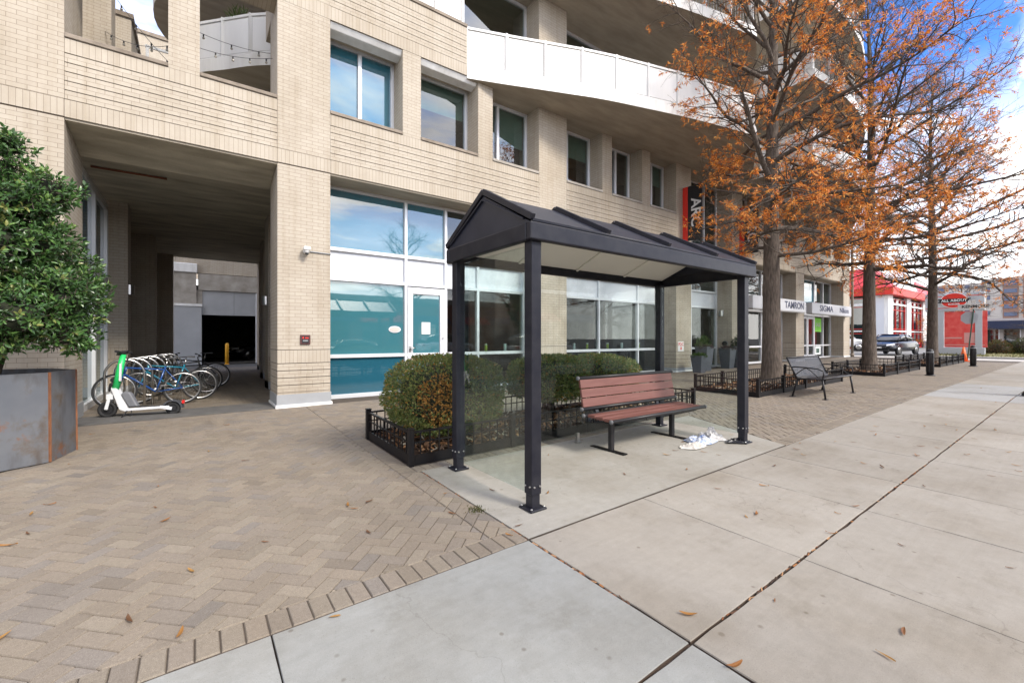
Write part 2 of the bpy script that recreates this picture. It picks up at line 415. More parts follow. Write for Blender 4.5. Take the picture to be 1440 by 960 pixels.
# ---------------------------------------------------------------- camera, sky, sun
cam = bpy.data.cameras.new('camera'); cam.sensor_width = 36; cam.lens = 611/1440*36; cam.shift_y = -4/1440; cam.clip_end = 3000; cam.clip_start = .05
co = bpy.data.objects.new('camera', cam); COL.objects.link(co); scene.camera = co
co.location = (0, 0, 1.55); co.rotation_euler = (R(90), 0, math.atan2(838, 611)-R(90))
SUN = Vector((.237, -.728, .643)).normalized()
sl = bpy.data.lights.new('sun', 'SUN'); sl.energy = 1.6; sl.angle = R(13); sl.color = (1, .92, .81)
so = bpy.data.objects.new('sun', sl); COL.objects.link(so); so.rotation_euler = (-SUN).to_track_quat('-Z', 'Y').to_euler(); so.location = (0, -10, 30)
w = bpy.data.worlds.new('World'); scene.world = w; w.use_nodes = True; nt = w.node_tree; N = nt.nodes; L = nt.links
bg = N['Background']; sky = N.new('ShaderNodeTexSky'); sky.sky_type = 'NISHITA'; sky.sun_disc = False
sky.sun_elevation = math.asin(SUN.z); sky.sun_rotation = math.atan2(SUN.x, SUN.y); sky.air_density = 1.3; sky.dust_density = .6; sky.ozone_density = 1.6
tc = N.new('ShaderNodeTexCoord'); sep = N.new('ShaderNodeSeparateXYZ'); L.new(tc.outputs['Generated'], sep.inputs[0])
mz = N.new('ShaderNodeMath'); mz.operation = 'MAXIMUM'; mz.inputs[1].default_value = .06; L.new(sep.outputs['Z'], mz.inputs[0])
az = N.new('ShaderNodeMath'); az.operation = 'ADD'; az.inputs[1].default_value = .12; L.new(mz.outputs[0], az.inputs[0])
dv = N.new('ShaderNodeVectorMath'); dv.operation = 'DIVIDE'; L.new(tc.outputs['Generated'], dv.inputs[0])
cb = N.new('ShaderNodeCombineXYZ')
for i in range(3): L.new(az.outputs[0], cb.inputs[i])
L.new(cb.outputs[0], dv.inputs[1])
no = N.new('ShaderNodeTexNoise'); no.inputs['Scale'].default_value = .95; no.inputs['Detail'].default_value = 8; no.inputs['Roughness'].default_value = .56; no.inputs['Distortion'].default_value = .35
mp = N.new('ShaderNodeMapping'); mp.inputs['Location'].default_value = (8.25, -6.47, 0); mp.inputs['Scale'].default_value = (1, 1.5, 0)
L.new(dv.outputs[0], mp.inputs[0]); L.new(mp.outputs[0], no.inputs['Vector'])
mr = N.new('ShaderNodeMapRange'); mr.inputs['From Min'].default_value = .40; mr.inputs['From Max'].default_value = .60; mr.interpolation_type = 'SMOOTHSTEP'
L.new(no.outputs['Fac'], mr.inputs['Value'])
# near the horizon the layers of cloud close up
hz = N.new('ShaderNodeMapRange'); hz.inputs['From Min'].default_value = .05; hz.inputs['From Max'].default_value = .42; hz.inputs['To Min'].default_value = .92; hz.inputs['To Max'].default_value = 0
L.new(sep.outputs['Z'], hz.inputs['Value'])
mxm = N.new('ShaderNodeMath'); mxm.operation = 'MAXIMUM'; L.new(mr.outputs[0], mxm.inputs[0]); L.new(hz.outputs[0], mxm.inputs[1])
n2 = N.new('ShaderNodeTexNoise'); n2.inputs['Scale'].default_value = 2.3; n2.inputs['Detail'].default_value = 6; L.new(mp.outputs[0], n2.inputs['Vector'])
cr = N.new('ShaderNodeMapRange'); cr.inputs['From Min'].default_value = .3; cr.inputs['From Max'].default_value = .7; cr.inputs['To Min'].default_value = 5.5; cr.inputs['To Max'].default_value = 9.5
L.new(n2.outputs['Fac'], cr.inputs['Value'])
cc = N.new('ShaderNodeCombineColor'); 
for i, k in enumerate((1.0, .965, .925)):
    q = N.new('ShaderNodeMath'); q.operation = 'MULTIPLY'; q.inputs[1].default_value = k; L.new(cr.outputs[0], q.inputs[0]); L.new(q.outputs[0], cc.inputs[i])
skb = N.new('ShaderNodeMix'); skb.data_type = 'RGBA'; skb.blend_type = 'MULTIPLY'; skb.inputs[0].default_value = 1; skb.inputs[7].default_value = (.20, .36, .66, 1)
L.new(sky.outputs[0], skb.inputs[6])
mx = N.new('ShaderNodeMix'); mx.data_type = 'RGBA'; L.new(mxm.outputs[0], mx.inputs[0]); L.new(skb.outputs[2], mx.inputs[6]); L.new(cc.outputs[0], mx.inputs[7])
L.new(mx.outputs[2], bg.inputs[0]); bg.inputs[1].default_value = .15
vs = scene.view_settings; vs.view_transform = 'Standard'; vs.look = 'None'; vs.gamma = 1; vs.exposure = 1.57
scene.cycles.max_bounces = 12; scene.cycles.diffuse_bounces = 8; scene.cycles.transparent_max_bounces = 16; scene.cycles.use_denoising = True

# ---------------------------------------------------------------- ground
def frange(a, b, s):
    n = max(1, int(round((b-a)/s))); return [a+(b-a)*i/n for i in range(n+1)]
mb = MB()
xs = [-900, -200, -60]+frange(-14, 34, 1.0)+[60, 150, 400, 1200]; ys = [-900, -200, -60, -14]+frange(-2.3, 10, 1.0)+[26, 60, 200, 900]
for i in range(len(xs)-1):
    for j in range(len(ys)-1):
        q = [(xs[i], ys[j]), (xs[i+1], ys[j]), (xs[i+1], ys[j+1]), (xs[i], ys[j+1])]
        mb.face([(x, y, gz(x, y)-.06) for x, y in q])
tag(mb.build('ground', 'asphalt'), kind='structure')
# the street in front of the pavement, with its kerb and a lane line
mb = MB()
for i in range(len(xs)-1):
    q = [(xs[i], -12), (xs[i+1], -12), (xs[i+1], -2.45), (xs[i], -2.45)]; mb.face([(x, y, zs(x)-.05) for x, y in q])
tag(mb.build('road', 'asphalt'), kind='structure')
mb = MB()
for x0 in range(-12, 33, 3): mb.mesh([(x0+a, y, gz(x0+a, 0)+z) for (a, y, z) in ((.01,-2.45,-.3),(2.99,-2.45,-.3),(2.99,-2.3,-.3),(.01,-2.3,-.3),(.01,-2.45,.10-.0),(2.99,-2.45,.10),(2.99,-2.3,.10),(.01,-2.3,.10))],
    [(0,3,2,1),(4,5,6,7),(0,1,5,4),(1,2,6,5),(2,3,7,6),(3,0,4,7)])
mb.v = [(x, y, z-.10) for x, y, z in mb.v]
tag(mb.build('kerb', 'kerb', bevel=.015), kind='structure')
mb = MB()
for x0 in range(-40, 60, 9): mb.box(x0, -7.3, -.05, x0+3, -7.18, -.046)
mb.v = [(x, y, z+zs(x)) for x, y, z in mb.v]
tag(mb.build('road_marking', 'white_paint'), kind='structure')

# ---------------------------------------------------------------- concrete pavement: separate slabs over a dark joint bed
def clip(poly, a, b, c):
    """keep the side a*x+b*y<=c"""
    out = []
    for i in range(len(poly)):
        p, q = poly[i], poly[(i+1) % len(poly)]; dp = a*p[0]+b*p[1]-c; dq = a*q[0]+b*q[1]-c
        if dp <= 0: out.append(p)
        if dp*dq < 0:
            t = dp/(dp-dq); out.append((p[0]+(q[0]-p[0])*t, p[1]+(q[1]-p[1])*t))
    return out
def inset(poly, d):
    n = len(poly); out = []
    for i in range(n):
        p0, p1, p2 = Vector(poly[i-1]), Vector(poly[i]), Vector(poly[(i+1) % n])
        e1 = (p1-p0); e2 = (p2-p1)
        if e1.length < 1e-5 or e2.length < 1e-5: return None
        e1.normalize(); e2.normalize(); n1 = Vector((-e1.y, e1.x)); n2 = Vector((-e2.y, e2.x)); k = 1+n1.dot(n2)
        if k < .15: return None
        out.append(p1+(n1+n2)*(d/k))
    return [(p.x, p.y) for p in out]
def paver(mb, poly, gap, ch, drop, z=0., far=False):
    a = inset(poly, gap)
    if a is None: return
    ar = sum(a[i][0]*a[(i+1) % len(a)][1]-a[(i+1) % len(a)][0]*a[i][1] for i in range(len(a)))/2
    if ar < 2e-4: return
    b = inset(a, ch) if not far else None
    n = len(a)
    if b is None:
        mb.face([(x, y, z+gz(x, y)) for x, y in a]); return
    v = [(x, y, z+gz(x, y)) for x, y in b]+[(x, y, z-drop+gz(x, y)) for x, y in a]
    mb.mesh(v, [tuple(range(n))]+[(n+i, n+(i+1) % n, (i+1) % n, i) for i in range(n)])
rnd = random.Random(3)
mb = MB()
for x in frange(-14, 33, 1.): pass
gx = frange(-14, 33, 1.)
for i in range(len(gx)-1):
    gy = [-2.3, -1, 0, 1, 2, 2.49]
    for j in range(5): mb.face([(x, y, gz(x, y)-.022) for x, y in ((gx[i], gy[j]), (gx[i+1], gy[j]), (gx[i+1], gy[j+1]), (gx[i], gy[j+1]))])
gy = frange(2.49, 24, 1.); mb.mat = 1
for i in range(len(gx)-1):
    for j in range(len(gy)-1): mb.face([(x, y, gz(x, y)-.008) for x, y in ((gx[i], gy[j]), (gx[i+1], gy[j]), (gx[i+1], gy[j+1]), (gx[i], gy[j+1]))])
tag(mb.build('paving_bed', ['joint_bed', 'joint_sand']), kind='structure')
mb = MB()
jx = [-13, -11, -9.3, -7.7, -6.0, -4.35, -2.7, -1.35, .31, 1.967, 3.28, 4.57, 5.63, 6.9, 8.2, 9.5, 10.8, 12.1, 13.35, 15.3, 17.35, 19, 20.6, 22.2, 23.8, 25.4, 27, 28.6, 30.2, 31.6, 33]
jy = [-2.3, -1.4, -.1, 1.205, 2.488]
for i in range(len(jx)-1):
    for j in range(len(jy)-1):
        x0, x1, y0, y1 = jx[i], jx[i+1], jy[j], jy[j+1]
        if x1 < 1.97: base = (.312, .318, .302)
        elif 13.3 < x0 < 17.3: base = (.32, .32, .31)
        else: base = (.315, .29, .25)
        k = rnd.uniform(.91, 1.06); mb.col = tuple(c*k for c in base)
        g0 = .008 if i and abs(x0-1.967) < .01 else .003; g1 = .008 if abs(x1-1.967) < .01 else .003
        h0 = .009 if abs(y0-1.205) < .01 else .003; h1 = .009 if abs(y1-1.205) < .01 else .007 if abs(y1-2.488) < .01 else .003
        p = [(x0+g0, y0+h0), (x1-g1, y0+h0), (x1-g1, y1-h1), (x0+g0, y1-h1)]
        # edges wander a few millimetres, as a worn arris does
        def edge(p, q, n=8):
            o = []
            for t in range(n):
                f = t/n; x = p[0]+(q[0]-p[0])*f; y = p[1]+(q[1]-p[1])*f
                if 0 < t: x += rnd.gauss(0, .0022); y += rnd.gauss(0, .0022)
                o.append((x, y))
            return o
        poly = []
        for a in range(4): poly += edge(p[a], p[(a+1) % 4])
        b = inset(poly, .003)
        n = len(poly); v = [(x, y, gz(x, y)) for x, y in b]+[(x, y, gz(x, y)-.006) for x, y in poly]+[(x, y, gz(x, y)-.03) for x, y in poly]
        mb.mesh(v, [tuple(range(n))]+[(n+t, n+(t+1) % n, (t+1) % n, t) for t in range(n)]); top = mb.col; mb.col = (.085, .06, .045)      # dark brown joint faces
        mb.mesh(v, [(2*n+t, 2*n+(t+1) % n, n+(t+1) % n, n+t) for t in range(n)]); mb.col = top
tag(mb.build('sidewalk', 'slab', cols=True), kind='structure')
# the bus shelter's concrete pad, flush with the pavement
mb = MB(); mb.col = (.33, .315, .28)
PADR = lambda y: 6.26+(y-2.5)*.42
ny = frange(2.497, 4.365, .31); nx = 14
pv = lambda x, y: (x, y, gz(x, y)+.001)
for j in range(len(ny)-1):
    for i in range(nx):
        def X(y, k): return 1.974+(PADR(y)-1.974)*k/nx
        mb.face([pv(X(ny[j], i), ny[j]), pv(X(ny[j], i+1), ny[j]), pv(X(ny[j+1], i+1), ny[j+1]), pv(X(ny[j+1], i), ny[j+1])])
        if i == 0: mb.face([pv(1.974, ny[j+1]), pv(1.974, ny[j]), (1.974, ny[j], gz(1.97, ny[j])-.03), (1.974, ny[j+1], gz(1.97, ny[j+1])-.03)])
tag(mb.build('shelter_pad', 'slab', cols=True), kind='structure')

# ---------------------------------------------------------------- brick paving: herringbone at 45 degrees, soldier courses along its edges
PC = [(.375, .318, .25), (.365, .312, .25), (.352, .305, .252), (.385, .332, .262), (.36, .308, .246), (.392, .34, .27), (.335, .298, .258), (.37, .318, .258), (.375, .32, .252)]
def paver_col():
    c = rnd.choice(PC); k = rnd.uniform(.76, .88); r = rnd.random()
    if r < .06: k *= .88
    return tuple(x*k for x in c)
W_ = .1035
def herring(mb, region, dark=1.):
    """region: convex, counter-clockwise; the pattern is the same everywhere so neighbours line up"""
    ca = math.cos(R(45)); cx_ = sum(p[0] for p in region)/len(region); cy_ = sum(p[1] for p in region)/len(region)
    to = lambda x, y: ((x*ca+y*ca)/W_, (-x*ca+y*ca)/W_); fr = lambda a, b: ((a*ca-b*ca)*W_, (a*ca+b*ca)*W_)
    ab = [to(*p) for p in region]; a0 = int(min(p[0] for p in ab))-3; a1 = int(max(p[0] for p in ab))+3; b0 = int(min(p[1] for p in ab))-3; b1 = int(max(p[1] for p in ab))+3
    n = len(region); hp = []
    for i in range(n):
        p, q = region[i], region[(i+1) % n]; a, b = (q[1]-p[1]), -(q[0]-p[0]); hp.append((a, b, a*p[0]+b*p[1], math.hypot(a, b)))
    for x in range(a0, a1):
        for y in range(b0, b1):
            c = (x-y) % 4
            if c == 0: r = [(x, y), (x+2, y), (x+2, y+1), (x, y+1)]
            elif c == 3: r = [(x, y), (x+1, y), (x+1, y+2), (x, y+2)]
            else: continue
            poly = [fr(*p) for p in r]; m = fr(x+.7, y+.7); out = False
            for (a, b, cc_, l) in hp:
                d = (a*m[0]+b*m[1]-cc_)/l
                if d > .3: out = True; break
            if out: continue
            for (a, b, cc_, l) in hp:
                if max(a*p[0]+b*p[1]-cc_ for p in poly) > 0:
                    poly = clip(poly, a, b, cc_)
                    if len(poly) < 3: break
            if len(poly) < 3: continue
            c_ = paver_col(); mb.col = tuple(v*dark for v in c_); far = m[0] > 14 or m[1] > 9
            paver(mb, poly, .0019+rnd.random()*.0014, .004, .009, rnd.gauss(0, .0009) if not far else 0, far=False)
def soldier(mb, x0, x1, y0, y1, along='x'):
    a, b = (x0, x1) if along == 'x' else (y0, y1); n = int(round((b-a)/.1035))
    for i in range(n):
        u0, u1 = a+(b-a)*i/n, a+(b-a)*(i+1)/n
        poly = [(u0, y0), (u1, y0), (u1, y1), (u0, y1)] if along == 'x' else [(x0, u0), (x1, u0), (x1, u1), (x0, u1)]
        mb.col = tuple(v*.96 for v in paver_col()); paver(mb, poly, .0016+rnd.random()*.0016, .0045, .008, rnd.gauss(0, .001))
mb = MB()
herring(mb, [(-9, 2.685), (1.75, 2.685), (1.75, 9.34), (-9, 9.34)])
herring(mb, [(1.75, 6.32), (7.62, 6.32), (7.62, 9.34), (1.75, 9.34)])
herring(mb, [(1.75, 2.685), (1.962, 2.685), (1.962, 4.36), (1.75, 4.36)])
herring(mb, [(6.36, 2.685), (31, 2.685), (31, 4.56), (7.145, 4.56)])
herring(mb, [(7.62, 4.56), (31, 4.56), (31, 9.34), (7.62, 9.34)])
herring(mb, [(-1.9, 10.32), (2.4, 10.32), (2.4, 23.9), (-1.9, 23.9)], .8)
soldier(mb, -9, 1.962, 2.496, 2.683); soldier(mb, 6.29, 31, 2.496, 2.683)
soldier(mb, 1.75, 1.925, 4.36, 6.32, 'y'); soldier(mb, 1.93, 7.14, 4.372, 4.55); soldier(mb, 1.93, 7.62, 6.12, 6.31)
tag(mb.build('brick_paving', 'paver', cols=True), kind='structure')
# stone threshold where the passage enters the building, driveway beyond the paving, kerb, verge
mb = MB()
mb.box(-1.6, 9.42, -.01, 1.26, 10.3, .018); mb.warp()
tag(mb.build('passage_threshold', 'threshold_stone_shaded'), kind='structure')
mb = MB()
for x0 in frange(31.05, 36, 1.0)[:-1]: mb.face([(x, y, gz(x, y)-.004) for x, y in ((x0, -2), (x0+.985, -2), (x0+.985, 40), (x0, 40))])
tag(mb.build('driveway', 'drive_concrete'), kind='structure')
mb = MB(); mb.box(36.2, -8, .3, 36.45, 7.2, .52); mb.box(36.45, 7.0, .3, 58, 7.2, .52)
tag(mb.build('driveway_kerb', 'kerb', bevel=.02), kind='structure')
mb = MB(); mb.face([(36, 7.21, .43), (120, 7.21, .44), (120, 80, .44), (36, 80, .43)])
tag(mb.build('parking_lot', 'parking'), kind='structure')
mb = MB()
for i in range(12):
    for j in range(10):
        a, b = 36.46+i*1.8, -8+j*1.5; h = lambda x, y: .50+.05*math.sin(x*1.3+y*.7)+.03*math.sin(y*2.1)
        mb.face([(x, y, h(x, y)) for x, y in ((a, b), (a+1.8, b), (a+1.8, b+1.5), (a, b+1.5))])
tag(mb.build('verge', 'turf'), kind='structure')
mb = MB()
for i in range(2600):
    x = rnd.uniform(36.5, 44); y = rnd.uniform(0, 6.9); z = .49+.05*math.sin(x*1.3+y*.7); a = rnd.uniform(0, 6.28); h = rnd.uniform(.04, .11)
    mb.face([(x, y, z), (x+.05*math.cos(a), y+.05*math.sin(a), z), (x+rnd.gauss(0, .04), y+rnd.gauss(0, .04), z+h)])
tag(mb.build('grass', 'grass_blade'), kind='stuff')
# ---------------------------------------------------------------- the apartment building
bld = thing('apartment_building', (0, 9.6, .2), 'cream brick apartment building with curving white balconies and street level shops', 'building')
BR, SO, GR = 0, 1, 2
def bands(mb, x0, x1, y0, y1, z0, n, h=.1406, step=.0):
    """rusticated brick: two courses, then a recessed joint"""
    for k in range(n):
        mb.mat = BR; mb.vo = z0+k*h; mb.uo = .105*(k % 2)
        mb.box(x0, y0, z0+k*h+.007, x1, y1, z0+(k+1)*h-.007)
    mb.vo = mb.uo = 0
    mb.mat = GR; mb.box(x0+.012, y0+.014, z0, x1-.012, y1-.014, z0+n*h)
def soldiers(mb, x0, x1, y0, y1, z0, z1):
    mb.mat = SO; mb.vo = z0-.02; mb.box(x0, y0, z0+.006, x1, y1, z1-.004); mb.vo = 0
def plain(mb, x0, x1, y0, y1, z0, z1):
    mb.mat = BR; mb.box(x0, y0, z0, x1, y1, z1)
def pillar(x0, x1, ztop, yb=10.4, base=True, label=None):
    mb = MB(); zg = gz((x0+x1)/2, FY)
    z = zg
    if base:
        mb.mat = 3; mb.box(x0-.015, FY-.015, zg-.1, x1+.015, yb, .47)
        mb.mat = 4; mb.box(x0-.035, FY-.035, zg-.1, x1+.035, yb, zg+.055)
        z0 = 1.07-4*.1406; plain(mb, x0, x1, FY, yb, .47, z0); bands(mb, x0, x1, FY, yb, z0, 4)
        soldiers(mb, x0, x1, FY, yb, 1.07, 1.33); z = 1.335
    plain(mb, x0, x1, FY, yb, z, 4.905)
    mb.mat = GR; mb.box(x0+.01, FY+.012, 4.905, x1-.01, yb-.01, 4.925)
    soldiers(mb, x0, x1, FY, yb, 4.925, 5.195)
    plain(mb, x0, x1, FY, yb, 5.197, ztop)
    return mb.build('pillar', ['brick', 'soldier', 'groove', 'plinth_grey', 'white_paint'], bld)
def panel(x0, x1, ledge=True, yb=9.75, z0=4.92):
    """rusticated spandrel between two floors"""
    mb = MB(); d = z0-4.92; x0 += .004; x1 -= .004
    soldiers(mb, x0, x1, FY, yb, z0, 5.195+d); bands(mb, x0, x1, FY, yb, 5.195+d, 5); soldiers(mb, x0, x1, FY, yb, 5.90+d, 6.13+d)
    mb.mat = 3; mb.box(x0, FY+.03, z0-.03, x1, yb+.3, z0+.003)
    return mb.build('spandrel_wall', ['brick', 'soldier', 'groove', 'soffit'], bld)
def sill(x0, x1, parent=bld, z=6.13, mat='sill_stone', yb=9.97, proud=.025):
    mb = MB(); mb.box(x0+.004, FY-proud, z+.002, x1-.004, yb, z+.07)
    return mb.build('sill', mat, parent, bevel=.008)
# piers
TOP = 21.
mb = MB(); x0, x1, yb = -9, -1.61, 10.68; zg = .1
mb.mat = 3; mb.box(x0, FY-.015, zg-.3, x1+.015, yb, .45); mb.mat = BR
plain(mb, x0, x1, FY, yb, .45, 4.905); mb.mat = GR; mb.box(x0+.01, FY+.012, 4.905, x1-.01, yb-.01, 4.925)
soldiers(mb, x0, x1, FY, yb, 4.925, 5.195); plain(mb, x0, x1, FY, yb, 5.197, TOP)
mb.build('wall', ['brick', 'soldier', 'groove', 'plinth_grey'], bld)
pillar(1.27, 2.227, TOP, 10.3)
for a, b in ((7.75, 8.80), (14.29, 15.26), (18.3, 19.2), (24.7, 25.7), (31.45, 32.5)): pillar(a, b, TOP, 10.25)
panel(-1.61, 1.27); panel(2.227, 7.75); panel(8.80, 14.29); panel(19.2, 24.7); panel(25.7, 31.45)
for a, b in ((-1.61, -.367), (.065, 1.27)): sill(a, b, yb=9.75)
# slim piers between the first-floor windows and the open-air frames
def mullion_pier(a, b, z0=6.13, z1=8.05, yb=WY+.2):
    mb = MB(); plain(mb, a, b, FY, yb, z0, z1); return mb.build('window_pier', ['brick'], bld)
mullion_pier(-.367, .065, z1=11.0, yb=9.8)
bays = [(2.227, 7.75), (8.80, 14.29), (19.2, 24.7), (25.7, 31.45)]
def window(x0, x1, z0, z1, Y, splits, pane, parent=bld, fr=.07, name='window', frame='alu', sillz=None, rows=()):
    """aluminium frame in one mesh, each pane a mesh of its own"""
    f = MB(); f.box(x0, Y-.05, z0, x0+fr, Y+.05, z1); f.box(x1-fr, Y-.05, z0, x1, Y+.05, z1)
    f.box(x0+fr, Y-.05, z0, x1-fr, Y+.05, z0+fr); f.box(x0+fr, Y-.05, z1-fr, x1-fr, Y+.05, z1)
    for s_ in splits: f.box(s_-fr*.6, Y-.052, z0+fr, s_+fr*.6, Y+.048, z1-fr)
    for r_ in rows: f.box(x0+fr, Y-.046, r_-fr*.5, x1-fr, Y+.044, r_+fr*.5)
    o = f.build(name, frame, parent, bevel=.006)
    xs_ = [x0+fr]+list(splits)+[x1-fr]
    for i in range(len(xs_)-1):
        pmb = MB(); pmb.face([(xs_[i], Y+.01, z0+fr), (xs_[i+1], Y+.01, z0+fr), (xs_[i+1], Y+.01, z1-fr), (xs_[i], Y+.01, z1-fr)])
        pmb.build('pane', pane, o)
    return o
k = 0
for (a, b) in bays:
    wd = (b-a-2*.44)/3; x = a
    for i in range(3):
        if i: mullion_pier(x-.44, x)
        split = [x+wd*.52] if k % 6 != 1 else []
        if k in (2, 3): split = [x+wd*.34]
        if k == 0: split = [x+wd*.49]
        o = window(x, x+wd-.0, 6.20, 8.0, WY, split, 'pane_upper' if k else 'film_sky')
        if k == 0 or k == 1: o.children[0].data.materials[0] = MATS['film_sky' if k == 0 else 'pane_upper']
        s_ = MB(); s_.box(x+.004, FY-.025, 6.132, x+wd-.004, WY-.052, 6.20); s_.build('sill', 'sill_stone' if k < 2 else 'concrete', o, bevel=.006)
        if k in (1, 2, 3, 5, 7):       # roller blind behind the glass
            bl = MB(); bl.box(x+.07, WY+.09, 7.0 if k == 2 else 7.25, x+wd-.07, WY+.10, 7.95); bl.build('blind', 'blind', o)
        k += 1; x += wd+.44
# white roller-shutter box above the first two windows
mb = MB()
mb.extrude([(2.235, FY+.02, 8.05), (2.235, FY+.34, 8.05), (2.235, FY+.34, 7.90), (2.235, FY+.10, 7.94)], (1.55, 0, 0))
mb.build('shutter_box', 'white_paint', bld, bevel=.01)
mb = MB(); mb.extrude([(4.235, FY+.02, 8.05), (4.235, FY+.34, 8.05), (4.235, FY+.34, 7.90), (4.235, FY+.10, 7.93)], (1.53, 0, 0)); mb.build('shutter_box', 'white_paint', bld, bevel=.01)
# floor plates over the window row and upper storeys
def band_head(x0, x1):
    mb = MB(); x0 += .003; x1 -= .003
    soldiers(mb, x0, x1, FY-.004, 9.85, 8.05, 8.33); bands(mb, x0, x1, FY-.004, 9.85, 8.33, 5); soldiers(mb, x0, x1, FY-.004, 9.85, 9.033, 9.24)
    mb.mat = 3; mb.box(x0, FY-.03, 9.242, x1, 9.9, 9.31)
    return mb.build('spandrel_wall', ['brick', 'soldier', 'groove', 'sill_stone'], bld)
band_head(-1.61, 5.44)
mb = MB(); mb.box(2.23, 9.3+.5, 7.98, 5.44, 13.5, 8.3); mb.box(5.44, 9.9, 7.985, 32.4, 14, 8.29)
for z in (11.13, 14.26, 17.4): mb.box(2.23, 9.95, z, 32.4, 14, z+.3)
mb.build('floor_slab', 'soffit', bld)
mb = MB(); mb.box(2.2, 9.45, TOP, 32.55, 14.2, TOP+.4); mb.build('roof', 'concrete', bld)
# end wall towards the driveway and the back of the rooms
mb = MB(); plain(mb, 32.2, 32.5, 10.25, 22, .3, TOP); mb.build('wall', ['brick'], bld)
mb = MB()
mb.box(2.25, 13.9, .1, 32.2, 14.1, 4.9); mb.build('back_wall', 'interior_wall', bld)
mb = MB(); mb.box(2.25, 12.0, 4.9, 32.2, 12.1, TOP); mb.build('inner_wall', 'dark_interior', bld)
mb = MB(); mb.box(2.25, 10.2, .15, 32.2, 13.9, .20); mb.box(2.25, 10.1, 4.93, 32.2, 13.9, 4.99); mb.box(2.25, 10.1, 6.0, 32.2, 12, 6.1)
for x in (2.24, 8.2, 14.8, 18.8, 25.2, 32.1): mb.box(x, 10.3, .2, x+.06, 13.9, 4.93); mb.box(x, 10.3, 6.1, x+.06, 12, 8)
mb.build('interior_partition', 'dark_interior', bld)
# upper storeys: glass set back between the piers
for (a, b) in ((5.45, 7.75), (8.80, 14.29), (15.26, 18.3), (19.2, 24.7), (25.7, 31.45)):
    for lv, z in enumerate((8.3, 11.43, 14.56, 17.7)):
        n = max(1, int((b-a)/1.6)); sp = [a+(b-a)*i/n for i in range(1, n)] if a > 6 else []
        window(a, b, z, z+2.83, WY+.02, sp, 'pane_upper', fr=.07)
for lv, z in enumerate((11.43, 14.56, 17.7)): window(2.24, 5.45, z, z+2.83, WY+.02, [3.8], 'pane_upper', fr=.07)
mb = MB(); plain(mb, 2.23, 5.45, 10.5, 10.7, 8.3, 11.13); mb.build('wall', ['brick'], bld)
# ---- balconies
def railing(pts, z0, z1, kind, parent, post=.07):
    """posts at every point; solid white panels or thin bars between"""
    for i, p in enumerate(pts):
        m = MB(); m.box(p[0]-post/2, p[1]-post/2, z0, p[0]+post/2, p[1]+post/2, z1+.02); m.build('post', 'white_paint', parent)
    for nm, z in (('bottom_rail', z0+.06), ('top_rail', z1-.02)):
        r = MB()
        for i in range(len(pts)-1):
            a, b = Vector((*pts[i], 0)), Vector((*pts[i+1], 0)); r.bar(a+Vector((0, 0, z)), b+Vector((0, 0, z)), .05, .06)
        r.build(nm, 'white_paint', parent)
    if kind == 'panel':
        for i in range(len(pts)-1):
            a, b = Vector((*pts[i], (z0+z1)/2+.02)), Vector((*pts[i+1], (z0+z1)/2+.02)); d = (b-a).normalized()*.055
            m = MB(); m.bar(a+d, b-d, .015, z1-z0-.19); m.build('panel', 'white_panel', parent)
    elif kind == 'bars':
        m = MB()
        for i in range(len(pts)-1):
            a, b = Vector((*pts[i], 0)), Vector((*pts[i+1], 0)); n = max(2, int((b-a).length/.11))
            for j in range(1, n):
                p = a+(b-a)*j/n; m.box(p.x-.009, p.y-.009, z0+.05, p.x+.009, p.y+.009, z1-.04)
        m.build('bars', 'grey_rail', parent)
def along(pts, n):
    P = [Vector(p) for p in pts]; L_ = [0]
    for i in range(1, len(P)): L_.append(L_[-1]+(P[i]-P[i-1]).length)
    out = []
    for k in range(n+1):
        s_ = L_[-1]*k/n; i = max(j for j in range(len(L_)-1) if L_[j] <= s_+1e-9); f = (s_-L_[i])/(L_[i+1]-L_[i]); q = P[i]+(P[i+1]-P[i])*f; out.append((q.x, q.y))
    return out
def smooth_curve(pts, n=8):
    P = [Vector(p) for p in pts]; out = []
    for i in range(len(P)-1):
        p0 = P[max(i-1, 0)]; p1 = P[i]; p2 = P[i+1]; p3 = P[min(i+2, len(P)-1)]
        for k in range(n):
            t = k/n; q = .5*((2*p1)+(p2-p0)*t+(2*p0-5*p1+4*p2-p3)*t*t+(3*p1-p0-3*p2+p3)*t**3); out.append((q.x, q.y))
    return out+[(P[-1].x, P[-1].y)]
curveA = smooth_curve([(5.45, 9.36), (6.4, 9.0), (7.86, 8.42), (8.9, 8.02), (10.1, 7.66), (12, 7.13), (14.4, 6.60)])
def slab(poly, z, parent, th=.3):
    m = MB(); m.mat = 0; n = len(poly)
    v = [(x, y, z) for x, y in poly]+[(x, y, z+th) for x, y in poly]
    m.mat = 1; m.mesh(v, [tuple(range(n-1, -1, -1))]); m.mat = 0; m.mesh(v, [tuple(range(n, 2*n))]+[(i, (i+1) % n, n+(i+1) % n, n+i) for i in range(n)])
    return m.build('slab', ['white_paint', 'soffit'], parent)
for lv, z in enumerate((8.0, 11.13, 14.26, 17.4)):
    b = MB(); b.box(5.5, 9.36, z+.302, 14.0, 9.95, z+.33); bal = b.build('balcony', 'concrete', bld)
    poly = curveA+[(14.75, 6.72), (18.24, 8.5), (18.24, 9.92), (5.45, 9.92)]
    slab(poly, z, bal)
    inner = [(x+.02, y+.09) for x, y in along(curveA, 9)]
    railing(inner+[(14.6, 6.85), (16.4, 7.75), (18.1, 8.62)], z+.3, z+1.32, 'panel' if lv == 0 else 'bars', bal)
curveB = [(18.3, 8.3), (18.3, 6.3)]
frontB = smooth_curve([(18.3, 6.3), (20.5, 6.15), (23, 6.25), (25.7, 6.8), (29, 8.0), (32.4, 9.3)], 5)
